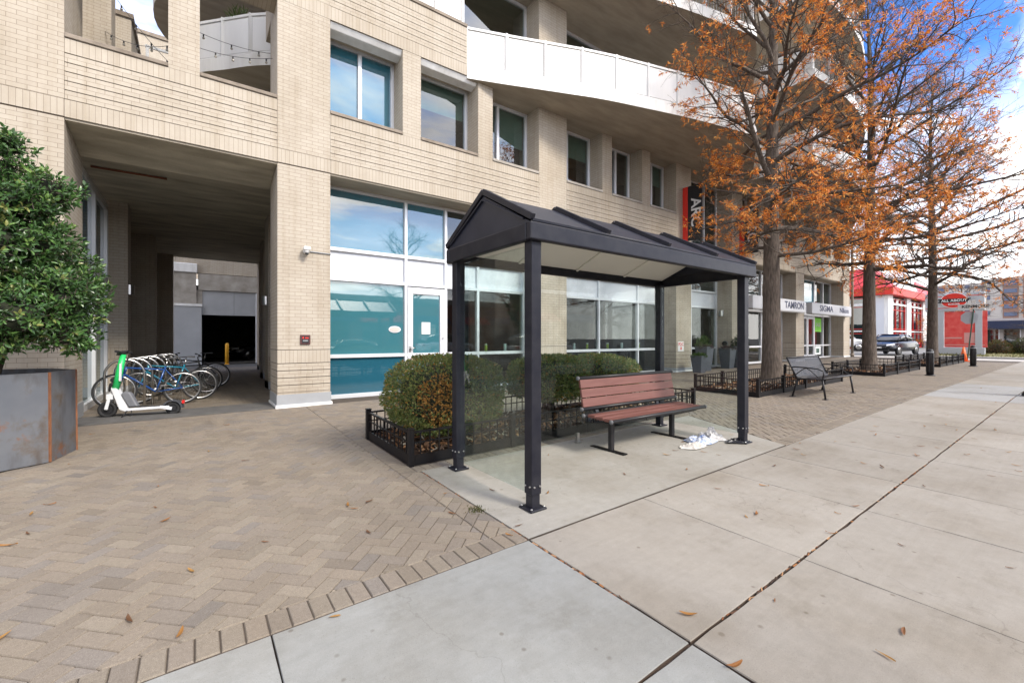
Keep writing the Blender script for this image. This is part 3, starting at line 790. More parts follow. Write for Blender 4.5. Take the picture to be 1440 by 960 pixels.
for lv, z in enumerate((8.0, 11.13, 14.26, 17.4)):
    b = MB(); b.mat = 0; b.box(18.31, 9.36, z+.302, 32, 9.95, z+.33); bal = b.build('balcony', 'concrete', bld)
    poly = [(18.3, 9.92)]+[(18.3, 6.3)]+frontB[1:]+[(32.4, 9.92)]
    slab(poly, z, bal)
    m = MB(); plain(m, 18.28, 18.5, 8.24, 9.36, z-.02, z+1.28); m.build('parapet', ['brick'], bal)
    railing([(18.36, 8.2), (18.36, 6.95), (18.38, 6.40)], z+.3, z+1.3, 'panel', bal)
    railing([(x, y+.1) for x, y in along(frontB, 11)], z+.3, z+1.3, 'panel' if lv == 0 else 'bars', bal)
# white railing on the ledge left of the big balcony
rl = MB(); rl.box(2.3, 9.44, 9.312, 5.42, 9.52, 9.34); rl = rl.build('railing', 'white_paint', bld)
railing([(2.3, 9.48), (3.1, 9.48), (3.9, 9.48), (4.65, 9.48), (5.38, 9.48)], 9.33, 10.45, 'panel', rl)

# ---- ground-floor shopfronts
def shopfront(x0, x1, mull, panes, door=None, wsp='spandrel_white'):
    """rails: bottom, kick rail, white band, head"""
    zb = gz((x0+x1)/2, GY)-.02; Z = [zb+.09, 1.16, 2.865, 3.52, 4.87]
    f = MB(); Y = GY; w2 = .035
    f.box(x0, Y-.07, zb, x0+.07, Y+.05, 4.93); f.box(x1-.07, Y-.07, zb, x1, Y+.05, 4.93)
    for i, z in enumerate(Z): f.box(x0+.07, Y-.066, z-(.09 if i == 0 else .04), x1-.07, Y+.046, z+(.0 if i == 0 else .04))
    for mx in mull: f.box(mx-w2, Y-.072, zb, mx+w2, Y+.044, 4.85)
    sf = f.build('shopfront', 'alu', bld, bevel=.006)
    xs_ = [x0+.07]+mull+[x1-.07]
    for i in range(len(xs_)-1):
        a, b = xs_[i], xs_[i+1]
        for j in range(4):
            if door == i and j < 2: continue
            m = MB(); m.face([(a, Y, Z[j]), (b, Y, Z[j]), (b, Y, Z[j+1]), (a, Y, Z[j+1])])
            if j == 2: m.build('white_panel', wsp, sf)
            else: m.build('pane', panes[i][j] if isinstance(panes[i], (list, tuple)) else panes[i], sf)
    return sf
T = ['film_blue', 'film_teal', None, 'film_sky']
C_ = ['pane', 'pane', None, 'pane']; U = ['pane', 'pane', None, 'film_sky']
U2 = ['pane', 'pane', None, 'dark_glass']
sf1 = shopfront(2.227, 7.75, [4.115, 5.19, 6.155], [T, ['film_teal', 'film_teal', None, 'film_sky'], U2, U2], door=1)
shopfront(8.80, 14.29, [10.88, 12.92], [U2, U2, U2])
shopfront(19.2, 24.7, [20.6, 22.4, 23.6], [U2, U2, U2, U2])
sf4 = shopfront(25.7, 31.45, [26.9, 28.9, 30.2], [U2, U, U2, U2], door=1)
shopfront(15.26, 18.3, [16.3], [U2, U2])
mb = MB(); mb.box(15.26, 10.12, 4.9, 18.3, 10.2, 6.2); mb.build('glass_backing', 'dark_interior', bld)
window(15.26, 18.3, 4.95, 8.0, 10.05, [16.3, 17.3], 'dark_glass', fr=.05)
# entrance door with its frame, glass, pull handle and hinges
d = MB(); x0, x1, zb, zt = 4.16, 5.15, gz(4.6, GY)-.01, 2.80; Y = GY-.03
d.box(x0, Y-.045, zb, x0+.13, Y+.03, zt); d.box(x1-.13, Y-.045, zb, x1, Y+.03, zt); d.box(x0+.13, Y-.045, zt-.16, x1-.13, Y+.03, zt); d.box(x0+.13, Y-.045, zb, x1-.13, Y+.03, zb+.26)
dr = d.build('door', 'alu', bld, bevel=.006)
m = MB(); m.face([(x0+.13, Y, zb+.26), (x1-.13, Y, zb+.26), (x1-.13, Y, zt-.16), (x0+.13, Y, zt-.16)]); m.build('pane', 'film_teal', dr)
m = MB(); m.tube([(x0+.05, Y-.05, 1.30), (x0+.05, Y-.11, 1.32), (x0+.16, Y-.11, 1.33)], .013, 8); m.box(x0+.025, Y-.06, 1.23, x0+.08, Y-.045, 1.36); m.build('handle', 'steel_bright', dr)
m = MB(); m.lathe([(.018, 0), (.018, .03)], (x1-.06, Y-.075, 1.56), 10, 'y'); m.build('lock', 'steel_bright', dr)
# double doors of the far shop
d = MB(); zb = gz(28, GY); 
for a, b in ((26.95, 27.88), (27.92, 28.85)):
    d.box(a, Y-.045, zb, a+.10, Y+.03, 2.8); d.box(b-.10, Y-.045, zb, b, Y+.03, 2.8); d.box(a+.1, Y-.045, 2.66, b-.1, Y+.03, 2.8); d.box(a+.1, Y-.045, zb, b-.1, Y+.03, zb+.22)
dr2 = d.build('double_door', 'alu', bld)
for a, b in ((26.95, 27.88), (27.92, 28.85)):
    m = MB(); m.face([(a+.1, Y, zb+.2), (b-.1, Y, zb+.2), (b-.1, Y, 2.66), (a+.1, Y, 2.66)]); m.build('pane', 'pane', dr2)
# ---- passage: piers stepping along both sides, concrete ceiling, glazing on the left
def pass_pier(x0, x1, y0, y1, z1=4.9, base=True):
    m = MB(); m.mat = 0
    zg = gz(0, 9.35)-.05
    if base: m.mat = 2; m.box(x0, y0-.012, zg-.1, x1+.012, y1, .42); m.mat = 0
    m.box(x0, y0, zg, x1, y1, 1.07); m.mat = 1; m.vo = 1.06; m.box(x0, y0-.001, 1.074, x1+.001, y1, 1.33); m.vo = 0; m.mat = 0; m.box(x0, y0, 1.334, x1, y1, z1)
    m.build('passage_pier', ['brick', 'soldier', 'plinth_grey'], bld)
pass_pier(-2.4, -1.31, 13.9, 14.5); pass_pier(-2.4, -1.01, 17.7, 18.3); pass_pier(-2.4, -.69, 21.3, 21.9)
pass_pier(1.55, 2.5, 13.0, 13.7); pass_pier(1.80, 2.6, 16.4, 17.1); pass_pier(2.18, 2.9, 21.2, 21.9)
m = MB(); m.mat = 0; m.box(-2.6, 14.5, .1, -1.75, 21.9, 4.9); m.box(2.27, 10.3, .1, 2.5, 21.9, 4.9); m.build('passage_wall', ['brick'], bld)
m = MB(); m.box(-2.2, 10.46, 4.80, 2.6, 21.85, 6.02); m.build('passage_ceiling', 'soffit_passage_lit', bld)
m = MB(); m.extrude([(-1.605, 9.40, 4.89), (-1.605, 9.75, 4.86), (-1.605, 10.455, 4.70), (-1.605, 10.455, 5.9), (-1.605, 9.40, 5.9)], (2.87, 0, 0)); m.build('passage_beam', 'soffit_passage_lit', bld)
m = MB(); m.tube([(-1.58, 11.2, 4.765), (-.46, 11.18, 4.765)], .022, 8); m.build('conduit', 'conduit_rust', bld)
f = MB(); f.box(-1.78, 10.70, .2, -1.66, 10.80, 4.7); f.box(-1.78, 13.78, .2, -1.66, 13.9, 4.7); f.box(-1.78, 10.8, 4.55, -1.66, 13.78, 4.7); f.box(-1.78, 10.8, 2.85, -1.66, 13.78, 2.98); f.box(-1.78, 12.3, .2, -1.66, 12.4, 4.55); f.box(-1.78, 10.8, .1, -1.66, 13.78, .32)
wv = f.build('window', 'alu', bld)
for a, b in ((10.8, 12.3), (12.4, 13.78)):
    for c, d_ in ((.32, 2.85), (2.98, 4.55)): m = MB(); m.face([(-1.72, a, c), (-1.72, b, c), (-1.72, b, d_), (-1.72, a, d_)]); m.build('pane', 'film_sky', wv)
# ---- open-air frames above the passage: inner court, curved balcony, wing walls
m = MB(); plain(m, -1.98, -1.50, 13.0, 13.6, 6.02, 12.5); m.build('court_pier', ['brick'], bld)
m = MB(); plain(m, -2.9, -1.40, 15.6, 18, 6.02, 10.2); m.mat = 1; m.box(-2.95, 15.55, 10.2, -1.35, 18.05, 10.32); m.build('court_wall', ['brick', 'sill_stone'], bld)
m = MB(); m.mat = 0; m.box(-4, 39.9, 6, 2.8, 40.3, 22.9); m.mat = 1; m.box(-4, 39.8, 22.9, 2.8, 40.4, 23.15); m.build('court_wall', ['brick', 'sill_stone'], bld)
cb_ = MB(); cb_.box(1.65, 11.4, 8.302, 4, 17.5, 8.33); cbal = cb_.build('balcony', 'concrete', bld)
cc_ = smooth_curve([(-.42, 14.6), (-.28, 13.6), (.09, 12.98), (.56, 12.5), (1.05, 11.97), (1.6, 11.5)], 5)
slab(cc_+[(4, 11.4), (4, 17.5), (-.42, 17.5)], 8.0, cbal)
railing([(x+.05, y+.09) for x, y in along(cc_, 5)], 8.3, 9.3, 'panel', cbal)
m = MB(); plain(m, -.4, 4.5, 17.5, 17.7, 6.0, 11.1); plain(m, 1.3, 1.65, 10.32, 11.3, 8.3, 11.0); m.build('court_wall', ['brick'], bld)
arc = [(.9-1.9*math.cos(t), 16.6+2.3*math.sin(t)) for t in [R(a) for a in range(-75, 76, 10)]]
m = MB(); m.prism(([(p[0], p[1]) for p in arc]+[(5, 18.7), (5, 10.4), (1.9, 10.4)])[::-1], 11.13, 11.5); m.build('court_slab', 'soffit', bld)
m = MB(); m.bar((-1.36, 19, 11.35), (.2, 19, 11.35), .06, .08); m.bar((-1.36, 19, 10.5), (.2, 19, 10.5), .06, .06)
for x in (-1.3, -.55, .15): m.box(x-.04, 18.97, 10.4, x+.04, 19.03, 11.4)
m.build('court_railing', 'white_paint', bld)
# corner downpipe on the far pier
m = MB(); m.tube([(32.6, 9.25, .62), (32.6, 9.25, 8.0)], .07, 10); m.tube([(32.6, 9.25, .45), (32.6, 9.25, .65)], .10, 10); 
m.build('downpipe', 'wood_pole', bld)
# ---------------------------------------------------------------- bus shelter
X0, X1, Y0, Y1 = 2.335, 5.965, 2.90, 4.20
sh = thing('bus_shelter', (4.15, 3.55, .13), 'dark blue black bus shelter with pitched metal roof and clear glass walls', 'bus shelter')
EZ0, EZ1, RZ = 2.375, 2.525, 2.93
for (x, y) in ((X0, Y0), (X0, Y1), (X1, Y0), (X1, Y1)):
    zg = gz(x, y)
    m = MB(); m.box(x-.052, y-.052, zg+.13, x+.052, y+.052, EZ0+.02); m.box(x-.044, y-.044, zg+.01, x+.044, y+.044, zg+.13)
    p = m.build('post', 'shelter_metal', sh, bevel=.004)
    m = MB(); m.box(x-.088, y-.088, zg, x+.088, y+.088, zg+.018); m.build('base_plate', 'shelter_metal', p, bevel=.006)
    for dx in (-.03, .03):
        m = MB(); m.lathe([(.008, 0), (.008, .010)], (x+dx, y-.065, zg+.20), 8, 'y'); m.build('bolt', 'steel_bright', p)
        m = MB(); m.lathe([(.008, 0), (.008, .010)], (x-.062, y+dx, zg+.20), 8, 'x'); m.build('bolt', 'steel_bright', p)
    for dx, dy in ((-.068, -.068), (.068, -.068), (-.068, .068), (.068, .068)): m = MB(); m.lathe([(.009, .018), (.009, .030)], (x+dx, y+dy, zg), 6); m.build('bolt', 'steel_bright', p)
RX0, RX1, RY0, RY1 = 2.235, 6.135, 2.80, 4.30; RM = (RY0+RY1)/2
m = MB()
m.box(RX0, RY0, EZ0, RX1, RY0+.07, EZ1); m.box(RX0, RY1-.07, EZ0, RX1, RY1, EZ1); m.box(RX0, RY0+.07, EZ0, RX0+.07, RY1-.07, EZ1); m.box(RX1-.07, RY0+.07, EZ0, RX1, RY1-.07, EZ1)
m.build('fascia', 'shelter_metal', sh, bevel=.012, seg=2)
m = MB()
for (ya, yb) in ((RY0, RM), (RY1, RM)):
    a = [(RX0+.02, ya, EZ1+.004), (RX1-.02, ya, EZ1+.004), (RX1-.02, yb, RZ), (RX0+.02, yb, RZ)]
    m.extrude(a, (0, 0, .012))
m.build('roof_sheet', 'shelter_roof', sh)
for x in (RX0+.025, RX1-.025):
    m = MB(); m.extrude([(x-.01, RY0+.03, EZ1), (x-.01, RY1-.03, EZ1), (x-.01, RM, RZ-.01)], (.02, 0, 0))
    m.bar((x-.022, RY0+.10, EZ1+.035), (x-.022, RM, RZ-.045), .012, .022, (1, 0, 0)); m.bar((x-.022, RY1-.10, EZ1+.035), (x-.022, RM, RZ-.045), .012, .022, (1, 0, 0)); m.build('gable', 'shelter_roof', sh)
for i, x in enumerate([RX0+.02, 3.19, 4.16, 5.13, RX1-.02]):
    m = MB()
    for (ya, s_) in ((RY0+.0, 1), (RY1-.0, -1)):
        m.bar((x, ya, EZ1+.035), (x, RM, RZ+.035), .05, .055, (0, 0, 1))
    m.build('roof_rib', 'shelter_metal', sh, bevel=.004)
m = MB(); m.tube([(RX0+.02, RY0+.012, EZ1+.012), (RX1-.02, RY0+.012, EZ1+.012)], .014, 8); m.build('roof_trim', 'shelter_metal', sh)
m = MB()
for (ya, yb) in ((RY0+.075, RM), (RY1-.075, RM)):
    m.face([(RX0+.075, ya, EZ1-.05), (RX1-.075, ya, EZ1-.05), (RX1-.075, yb, EZ1+.22), (RX0+.075, yb, EZ1+.22)])
ce = m.build('ceiling', 'cream_ceiling', sh)
m = MB()
for x in (3.19, 4.16, 5.13):
    m.bar((x, RY0+.08, EZ1-.06), (x, RM, EZ1+.21), .035, .02); m.bar((x, RY1-.08, EZ1-.06), (x, RM, EZ1+.21), .035, .02)
m.build('ceiling_rib', 'cream_ceiling', ce)
zb = gz(4, 4.2)+.10
for (a, b) in ((X0+.056, 4.145), (4.155, X1-.056)):
    m = MB(); m.box(a, Y1-.006, zb, b, Y1+.006, EZ0-.02); m.build('glass_panel', 'shelter_glass', sh)
for x in (X0, X1):
    m = MB(); m.box(x-.006, Y0+.056, zb-.03 if x == X0 else zb+.02, x+.006, Y1-.056, EZ0-.02); m.build('glass_panel', 'shelter_glass', sh)
m = MB(); m.box(4.13, Y1-.02, zb-.07, 4.17, Y1+.02, zb+.04); m.box(4.12, Y1-.03, zb-.1, 4.18, Y1+.03, zb-.07)
m.build('glass_clamp', 'steel_bright', sh)
# ---------------------------------------------------------------- plank bench in the shelter
bz = gz(4.85, 3.7)
be = thing('park_bench', (4.9, 3.7, bz), 'bench of red brown planks with black rails inside the bus shelter', 'bench')
BX0, BX1 = 3.97, 5.93
for i in range(3):
    y = 3.455+i*.135; m = MB(); m.box(BX0+.01, y, bz+.40+.006*i, BX1-.01, y+.122, bz+.437+.006*i); m.build('seat_slat', 'bench_plank', be, bevel=.007, seg=2)
for i in range(3):
    z = bz+.53+i*.118; y = 3.905+i*.022; m = MB()
    m.extrude([(BX0, y, z), (BX0, y+.034, z-.004), (BX0, y+.055, z+.104), (BX0, y+.021, z+.108)], (BX1-BX0, 0, 0)); m.build('back_slat', 'bench_plank', be, bevel=.006, seg=2)
for (y, z, n) in ((3.435, .418, 'seat_rail'), (3.885, .43, 'seat_rail'), (3.915, .505, 'back_rail'), (3.985, .892, 'back_rail')):
    m = MB(); m.tube([(BX0-.02, y, bz+z), (BX1+.02, y, bz+z)], .024, 12); r = m.build(n, 'black_metal', be)
    m = MB(); m.lathe([(.0, -.004), (.027, -.004), (.027, .012), (.0, .012)], (BX0-.03, y, bz+z), 12, 'x'); m.lathe([(.0, -.004), (.027, -.004), (.027, .012), (.0, .012)], (BX1+.022, y, bz+z), 12, 'x'); m.build('end_cap', 'cap_grey', r)
for x in (4.21, 5.49):
    m = MB(); m.box(x-.03, 3.635, gz(x, 3.7)+.014, x+.03, 3.695, bz+.40); m.box(x-.03, 3.46, bz+.375, x+.03, 3.92, bz+.402)
    lg = m.build('leg', 'black_metal', be, bevel=.006)
    m = MB(); m.box(x-.036, 3.44, gz(x, 3.7), x+.036, 3.99, gz(x, 3.7)+.014); m.build('foot_plate', 'rusty_black', lg)
    m = MB(); m.bar((x, 3.985, bz+.5), (x, 4.02, bz+.86), .05, .03, (0, 1, 0)); m.bar((x, 3.88, bz+.40), (x, 3.96, bz+.56), .06, .03, (0, 1, 0)); m.build('back_support', 'black_metal', be, bevel=.004)
# ---------------------------------------------------------------- black perforated bench beside the first tree
b2 = thing('metal_bench', (11.8, 3.95, gz(11.8, 3.9)), 'black perforated steel bench with looping armrests in front of tree bed', 'bench')
z0 = gz(11.8, 3.9); A0, A1 = 10.92, 12.72
def perf(mb, p, u, v, nu, nv, hole=.5):
    """sheet pierced by a grid of square holes"""
    p, u, v = Vector(p), Vector(u), Vector(v)
    for i in range(nu):
        a0, a1 = i/nu, (i+1)/nu
        mb.face([p+u*a0, p+u*(a0+(a1-a0)*hole), p+u*(a0+(a1-a0)*hole)+v, p+u*a0+v])
        for j in range(nv):
            c0 = j/nv; c1 = c0+hole/nv
            mb.face([p+u*(a0+(a1-a0)*hole)+v*c0, p+u*a1+v*c0, p+u*a1+v*c1, p+u*(a0+(a1-a0)*hole)+v*c1])
m = MB(); perf(m, (A0, 3.62, z0+.43), (A1-A0, 0, 0), (0, .48, -.03), 60, 16, .62)
for (ya, za, yb, zb_) in ((3.62, .43, 4.10, .40),):
    m.tube([(A0, 3.62, z0+.425), (A1, 3.62, z0+.425)], .022, 8); m.tube([(A0, 4.10, z0+.40), (A1, 4.10, z0+.40)], .018, 8); m.tube([(A0, 3.62, z0+.425), (A0, 4.1, z0+.40)], .018, 8); m.tube([(A1, 3.62, z0+.425), (A1, 4.1, z0+.40)], .018, 8)
m.build('seat', 'black_metal', b2)
m = MB(); perf(m, (A0, 4.12, z0+.42), (A1-A0, 0, 0), (0, .20, .44), 60, 16, .62)
for q in ((4.12, .42), (4.32, .86)): m.tube([(A0, q[0], z0+q[1]), (A1, q[0], z0+q[1])], .02, 8)
for x in (A0, A1): m.tube([(x, 4.12, z0+.42), (x, 4.32, z0+.86)], .02, 8)
m.build('backrest', 'black_metal', b2)
for (x, y0, y1, zt) in ((A0+.04, 3.64, 3.58, .43), (A1-.04, 3.64, 3.58, .43), (A0+.04, 4.10, 4.22, .42), (A1-.04, 4.10, 4.22, .42)):
    zz = gz(x, y1); m = MB(); m.tube([(x, y0, z0+zt), (x, (y0+y1)/2, (z0+zt+zz)/2+.02), (x, y1, zz+.01)], .02, 8); m.box(x-.07, y1-.04, zz, x+.07, y1+.04, zz+.012); m.build('leg', 'black_metal', b2)
for x in (A0, A1):
    m = MB(); pts = [(x, 4.24, z0+.66), (x, 4.10, z0+.665), (x, 3.9, z0+.655), (x, 3.72, z0+.64), (x, 3.61, z0+.60), (x, 3.60, z0+.52), (x, 3.62, z0+.43)]
    m.tube(pts, .014, 8); m.tube([(x, 4.16, z0+.48), (x, 4.02, z0+.60), (x, 3.93, z0+.655)], .010, 6); m.tube([(x, 3.95, z0+.655), (x, 3.85, z0+.60), (x, 3.72, z0+.47), (x, 3.66, z0+.44)], .010, 6); m.build('armrest', 'black_metal', b2)
# ---------------------------------------------------------------- low iron fences round the beds
def bed_fence(x0, x1, y0, y1, label, step=1.3, H_=.40):
    t = thing('bed_fence', ((x0+x1)/2, (y0+y1)/2, gz((x0+x1)/2, (y0+y1)/2)), label, 'fence', 'low black iron fences round the planting beds')
    C = [(x0, y0), (x1, y0), (x1, y1), (x0, y1)]
    for i in range(4):
        a, b = Vector(C[i]), Vector(C[(i+1) % 4]); Ln = (b-a).length; n = max(1, round(Ln/step)); d = (b-a).normalized()
        for k in range(n):
            p = a+(b-a)*k/n; g_ = gz(p.x, p.y); m = MB(); m.box(p.x-.032, p.y-.032, g_-.01, p.x+.032, p.y+.032, g_+H_+.01); m.box(p.x-.037, p.y-.037, g_+H_+.01, p.x+.037, p.y+.037, g_+H_+.022); m.build('post', 'rusty_black', t, bevel=.004)
        m = MB(); e = d*.03; P = lambda q, z: (q.x, q.y, gz(q.x, q.y)+z)
        m.bar(P(a+e, H_-.03), P(b-e, H_-.03), .034, .022); m.bar(P(a+e, H_*.63), P(b-e, H_*.63), .016, .016)
        nb = int(Ln/.115)
        for k in range(1, nb):
            q = a+(b-a)*k/nb; m.bar(P(q, .08), P(q, H_-.03), .013, .013, (d.x, d.y, 0))
        m.build('railing', 'rusty_black', t)
        m = MB(); nn = max(1, int(Ln/1.))
        for k in range(nn):
            q0, q1 = a+(b-a)*k/nn, a+(b-a)*(k+1)/nn
            m.bar(P(q0+(e if k == 0 else d*0), .055), P(q1-(e if k == nn-1 else d*0), .055), .02, .115)
        m.build('edging_board', 'rusty_black', t)
    return t
def mulch(x0, x1, y0, y1, n, seed, name='mulch'):
    r = random.Random(seed); mb = MB(); mb.col = (.055, .033, .022); nx_, ny_ = int((x1-x0)/.15)+1, int((y1-y0)/.15)+1
    hh = {}
    for i in range(nx_+1):
        for j in range(ny_+1): hh[i, j] = .05+r.uniform(0, .04)
    for i in range(nx_):
        for j in range(ny_):
            mb.face([(x0+(x1-x0)*a/nx_, y0+(y1-y0)*b/ny_, hh[a, b]+gz(x0+(x1-x0)*a/nx_, y0+(y1-y0)*b/ny_)) for a, b in ((i, j), (i+1, j), (i+1, j+1), (i, j+1))])
    pal = [(.10, .055, .032), (.16, .085, .05), (.05, .03, .02), (.24, .11, .05), (.33, .18, .09), (.08, .05, .035), (.42, .36, .28)]
    for k in range(n):
        x, y = r.uniform(x0+.04, x1-.04), r.uniform(y0+.04, y1-.04); z = gz(x, y)+r.uniform(.07, .12); mb.col = r.choice(pal); a = r.uniform(0, 6.3); l, w_ = r.uniform(.02, .055), r.uniform(.008, .018)
        ca, sa = math.cos(a), math.sin(a); t = r.uniform(-.03, .03)
        mb.face([(x-ca*l-sa*w_, y-sa*l+ca*w_, z-t), (x+ca*l-sa*w_, y+sa*l+ca*w_, z+t), (x+ca*l+sa*w_, y+sa*l-ca*w_, z+t+.01), (x-ca*l+sa*w_, y-sa*l-ca*w_, z-t+.01)])
    tag(mb.build(name, 'chip', cols=True), kind='stuff')
bed_fence(1.95, 7.58, 4.60, 6.07, 'low black iron fence round the bed of two clipped shrubs behind bus shelter', 1.45)
mulch(1.99, 7.54, 4.64, 6.03, 3200, 1)
bed_fence(10.15, 15.3, 4.60, 6.10, 'low black iron fence round the bed of the nearest orange leaved tree', 1.3)
mulch(10.19, 15.26, 4.64, 6.06, 1800, 2)
bed_fence(18.15, 22.6, 4.30, 5.72, 'low black iron fence round the bed of the middle tree', 1.3)
mulch(18.19, 22.56, 4.34, 5.68, 900, 3)
bed_fence(24.9, 29.9, 4.10, 5.50, 'low black iron fence round the bed of the farthest tree, next to bollards', 1.3)
mulch(24.94, 29.86, 4.14, 5.46, 800, 4)
# ---------------------------------------------------------------- leaves
def leaf_mesh(mb, P, D, Nn, L_, W, cols, fold=.25):
    """lozenge leaves: P base points, D directions, Nn approximate normals"""
    D = D/np.linalg.norm(D, axis=1)[:, None]; S = np.cross(D, Nn); S /= (np.linalg.norm(S, axis=1)[:, None]+1e-9); U = np.cross(S, D)
    L_ = L_[:, None]; W = W[:, None]
    a = P; b = P+D*L_*.45+S*W*.5+U*W*fold; c = P+D*L_; d = P+D*L_*.45-S*W*.5+U*W*fold
    i0 = len(mb.v); n = len(P)
    V = np.stack([a, b, c, d], 1).reshape(-1, 3); mb.v += [tuple(v) for v in V]
    for k in range(n):
        i = i0+4*k; mb.f.append((i, i+1, i+2)); mb.f.append((i, i+2, i+3))
        for _ in range(2): mb.m.append(mb.mat); mb.c.append(cols[k]); mb.off.append((0, 0)); mb.sm.append(False)
def rand_dirs(rs, n):
    v = rs.normal(size=(n, 3)); return v/np.linalg.norm(v, axis=1)[:, None]
def pal_cols(rs, pal, n, jit=.18):
    p = np.array(pal)[rs.integers(0, len(pal), n)]; return [tuple(x) for x in p*(1+rs.uniform(-jit, jit, (n, 1)))]
def noise3(P, seed, f):
    rs = np.random.default_rng(seed); o = np.zeros(len(P))
    for k in range(7):
        d = rs.normal(size=3)*f*(1+.35*k); o += np.sin(P@d+rs.uniform(0, 6.3))/(1+.35*k)
    return o/3.2
def clipped_shrub(name, c, rx, ry, z0, z1, label, seed, n=15000, brown=None):
    rs = np.random.default_rng(seed); zg = gz(c[0], c[1])
    t = thing(name, (c[0], c[1], zg+.05), label, 'shrub', 'clipped shrubs behind the shelter')
    m = MB(); r = random.Random(seed)
    for k in range(5):
        a = r.uniform(0, 6.3); m.tube([(c[0]+.03*math.cos(a), c[1]+.03*math.sin(a), zg), (c[0]+.10*math.cos(a), c[1]+.10*math.sin(a), z0+.05), (c[0]+.40*math.cos(a), c[1]+.36*math.sin(a), z0+.38)], [.035, .03, .015], 7)
    m.build('stem', 'bark', t)
    zc, rz_ = (z0+z1)/2, (z1-z0)/2
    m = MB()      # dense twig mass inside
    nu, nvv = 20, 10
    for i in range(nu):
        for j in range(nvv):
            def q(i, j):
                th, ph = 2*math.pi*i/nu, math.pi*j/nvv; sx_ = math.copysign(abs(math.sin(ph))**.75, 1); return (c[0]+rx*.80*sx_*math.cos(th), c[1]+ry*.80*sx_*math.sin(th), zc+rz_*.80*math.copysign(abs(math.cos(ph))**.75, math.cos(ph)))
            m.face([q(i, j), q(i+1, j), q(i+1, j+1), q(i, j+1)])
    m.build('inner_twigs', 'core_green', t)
    d = rand_dirs(rs, n); d[:, 2] = np.where(d[:, 2] < -.6, d[:, 2]*.6, d[:, 2]); d /= np.linalg.norm(d, axis=1)[:, None]
    # a superellipsoid: flat-topped, upright-sided clipping
    e = np.abs(d)**2.7; k = (e.sum(1))**(-1/2.7)
    bmp_ = 1+.055*noise3(d*1.0, seed, 3.2)+.045*noise3(d, seed+5, 9)
    rad = rs.uniform(0, 1, n)**.35; rad = .70+.33*rad
    P = d*(k*bmp_*rad)[:, None]*np.array([rx, ry, rz_])+np.array([c[0], c[1], zc])
    Dd = d*.8+rs.normal(size=(n, 3))*.55+np.array([0, 0, .35])
    Nn = rs.normal(size=(n, 3))*.6+d
    pal = [(.14, .18, .048), (.18, .22, .058), (.235, .25, .072), (.105, .14, .038), (.28, .25, .085), (.12, .17, .062)]
    cols = pal_cols(rs, pal, n)
    br = [(.32, .155, .035), (.42, .20, .042), (.24, .12, .035), (.46, .25, .065)]
    ns = noise3(P, seed+9, 3.0)
    for i in range(n):
        if brown is not None:
            q = np.linalg.norm((P[i]-np.array(brown[0]))/np.array(brown[1]))+.25*ns[i]
            if q < 1 and rs.random() < .85-.5*max(0, q-.5): cols[i] = br[rs.integers(0, 4)]
        if rs.random() < .05+.10*(ns[i] > .45): cols[i] = br[rs.integers(0, 4)]
    m = MB(); leaf_mesh(m, P, Dd, Nn, rs.uniform(.026, .05, n), rs.uniform(.014, .026, n), cols)
    m.build('foliage', 'leaf', t, cols=True, uv=False)
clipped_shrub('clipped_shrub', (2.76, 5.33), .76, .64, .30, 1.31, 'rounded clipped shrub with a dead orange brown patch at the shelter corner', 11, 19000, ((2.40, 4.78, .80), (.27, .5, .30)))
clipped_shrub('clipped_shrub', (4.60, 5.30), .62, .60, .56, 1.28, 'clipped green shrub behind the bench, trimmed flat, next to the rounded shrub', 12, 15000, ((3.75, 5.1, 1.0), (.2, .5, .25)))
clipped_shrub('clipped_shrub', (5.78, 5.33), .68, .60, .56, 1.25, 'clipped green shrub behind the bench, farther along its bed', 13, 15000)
# ---------------------------------------------------------------- big steel planter with its evergreen
pc = (-1.94, 7.52)
pl = thing('steel_planter', (pc[0], pc[1], gz(*pc)), 'large eight sided weathering steel planter with rusty edges', 'planter')
a0 = math.atan2(7.64-pc[1], -1.21-pc[0]); RO = .745; oc = lambda r, k: (pc[0]+r*math.cos(a0-k*math.pi/4), pc[1]+r*math.sin(a0-k*math.pi/4))
zb = .10; zt = 1.165
m = MB(); V = []
for k in range(8):
    p, q, pi_, qi = oc(RO, k), oc(RO, k+1), oc(RO-.012, k), oc(RO-.012, k+1); pt, qt = oc(RO*.99, k), oc(RO*.99, k+1); pti, qti = oc(RO*.99-.05, k), oc(RO*.99-.05, k+1)
    m.face([(*q, zb+.05), (*p, zb+.05), (*pt, zt), (*qt, zt)]); m.face([(*qt, zt), (*pt, zt), (*pti, zt), (*qti, zt)]); m.face([(*pti, zt), (*qti, zt), (*qti, zt-.25), (*pti, zt-.25)])
m.build('shell', 'corten', pl)
m = MB()
for k in range(8):
    p = oc(RO+.002, k); pt = oc(RO*.99+.002, k); m.bar((*p, zb+.05), (*pt, zt+.002), .02, .02, (p[0]-pc[0], p[1]-pc[1], 0))
m.build('corner_edge', 'rust_edge', pl)
m = MB(); m.prism([oc(RO-.07, -k) for k in range(8)], .02, zb+.06); m.build('foot', 'rust_edge', pl)
m = MB(); m.prism([oc(RO-.06, -k) for k in range(8)], zt-.2, zt-.10); m.build('soil', 'wood_chip', pl)
